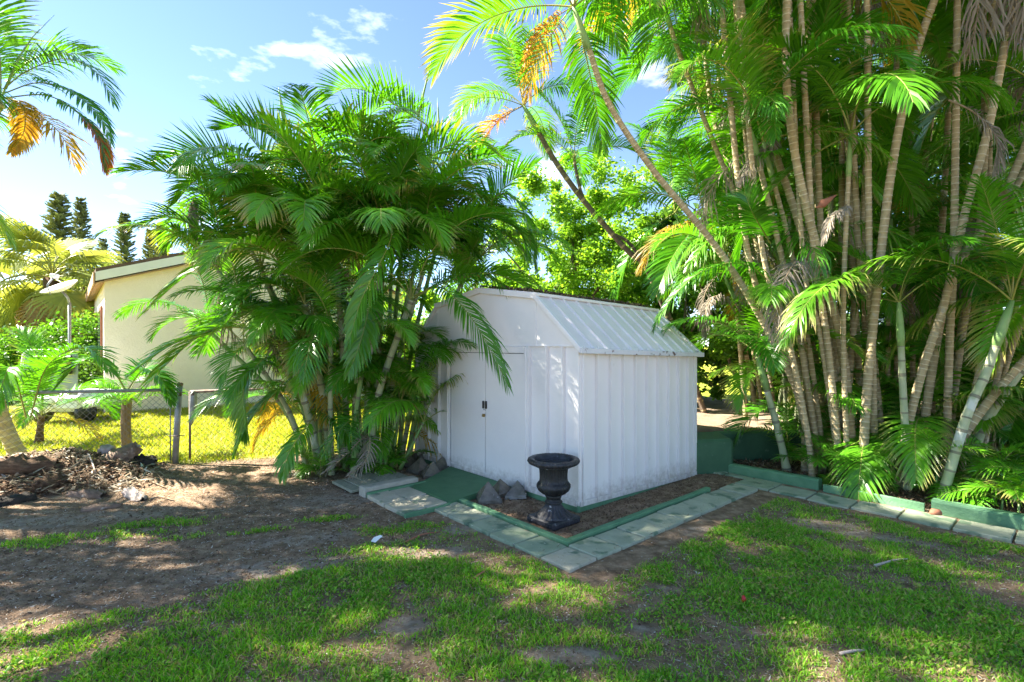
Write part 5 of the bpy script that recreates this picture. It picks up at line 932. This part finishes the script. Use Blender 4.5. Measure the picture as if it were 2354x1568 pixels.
chips('bark_scraps', dx, dy, gz(dx, dy) + .01 + .08 * rng.rand(N) * np.exp(-((dx + 5) / 1.1) ** 2), .04 + .12 * rng.rand(N) ** 2, .01 + .03 * rng.rand(N) ** 2, 'mulch_chip', 'dark bark flakes heaped through the debris pile', 'debris', .8)
def stick(pts, r, m, lab, cat='stick', name='fallen_stick'):
    pts = [Vector(p) for p in pts]; mb = MB(); mb.tube(spline(pts, 8), [r * (1 - .06 * i) for i in range(9)], m, 6); o = mb.build(name, None, pts[0], off=pts[0]); return tag(o, lab, cat)
def gp3(px, py, z=.01): g = G(px, py); return Vector((g.x, g.y, float(gz(g.x, g.y)) + z))
stick([gp3(190, 1065, .14), gp3(205, 1100, .10), gp3(220, 1118, .05)], .012, 'husk_pale', 'pale lilac stick slanting across the debris pile')
stick([gp3(345, 1110), gp3(380, 1122, .02)], .009, 'stick_wood', 'short pale stick right of the debris pile')
stick([gp3(345, 1145), gp3(370, 1142, .02), gp3(400, 1152)], .010, 'stick_wood', 'bent split stick lying on the bare earth')
stick([gp3(930, 1245), gp3(970, 1230, .02), gp3(1012, 1222)], .008, 'terracotta', 'thin reddish stick on the sandy patch')
stick([gp3(2010, 1300), gp3(2050, 1292, .02), gp3(2085, 1285)], .010, 'husk_pale', 'long pale twig on the grass at right')
stick([gp3(1930, 1502), gp3(1965, 1500, .02), gp3(1990, 1495)], .009, 'husk_pale', 'whitish twig in the right foreground grass')
stick([gp3(1090, 1330), gp3(1110, 1318, .02), gp3(1128, 1312)], .009, 'terracotta', 'small orange brown leaf stalk in front of the pavers')
stick([gp3(790, 1285), gp3(800, 1270, .015), gp3(812, 1262)], .006, 'stick_wood', 'thin dry twig on the sunlit earth patch')
stick([gp3(1700, 1330), gp3(1760, 1328, .015), gp3(1840, 1322)], .006, 'stick_wood', 'long brown twig lying in the middle grass')
husk(1990, 1135, .30, .035, 'husk_pale', 35, 'pale brown fallen palm sheath leaning on the thin kerb', True, .35, 'palm_sheath', .06)
g = gp3(865, 1246); mb = MB(); mb.poly([(-.045, 0, .01), (.0, -.03, .015), (.045, .01, .05), (.02, .03, .05), (-.03, .035, .03), (0, 0, .03)], [(0, 1, 5), (1, 2, 5), (2, 3, 5), (3, 4, 5), (4, 0, 5)], 'paper'); tag(mb.build('paper_scrap', None, g), 'crumpled white scrap on the grass before the pavers', 'litter')
g = gp3(1708, 1383); mb = MB(); mb.tube([(0, 0, 0), (.004, 0, .02), (.0, 0, .04)], [.012, .014, .006], 'red_plastic', 7); tag(mb.build('red_berry', None, g), 'tiny bright red fruit in the grass', 'fruit')
g = gp3(2150, 1185); mb = MB(); mb.tube([(-.05, 0, .02), (-.02, 0, .03), (.03, 0, .025), (.05, 0, .02)], [.012, .035, .032, .012], 'terracotta', 7); tag(mb.build('brown_stone', None, g), 'small brown lump lying on the sunken pavers', 'stone')
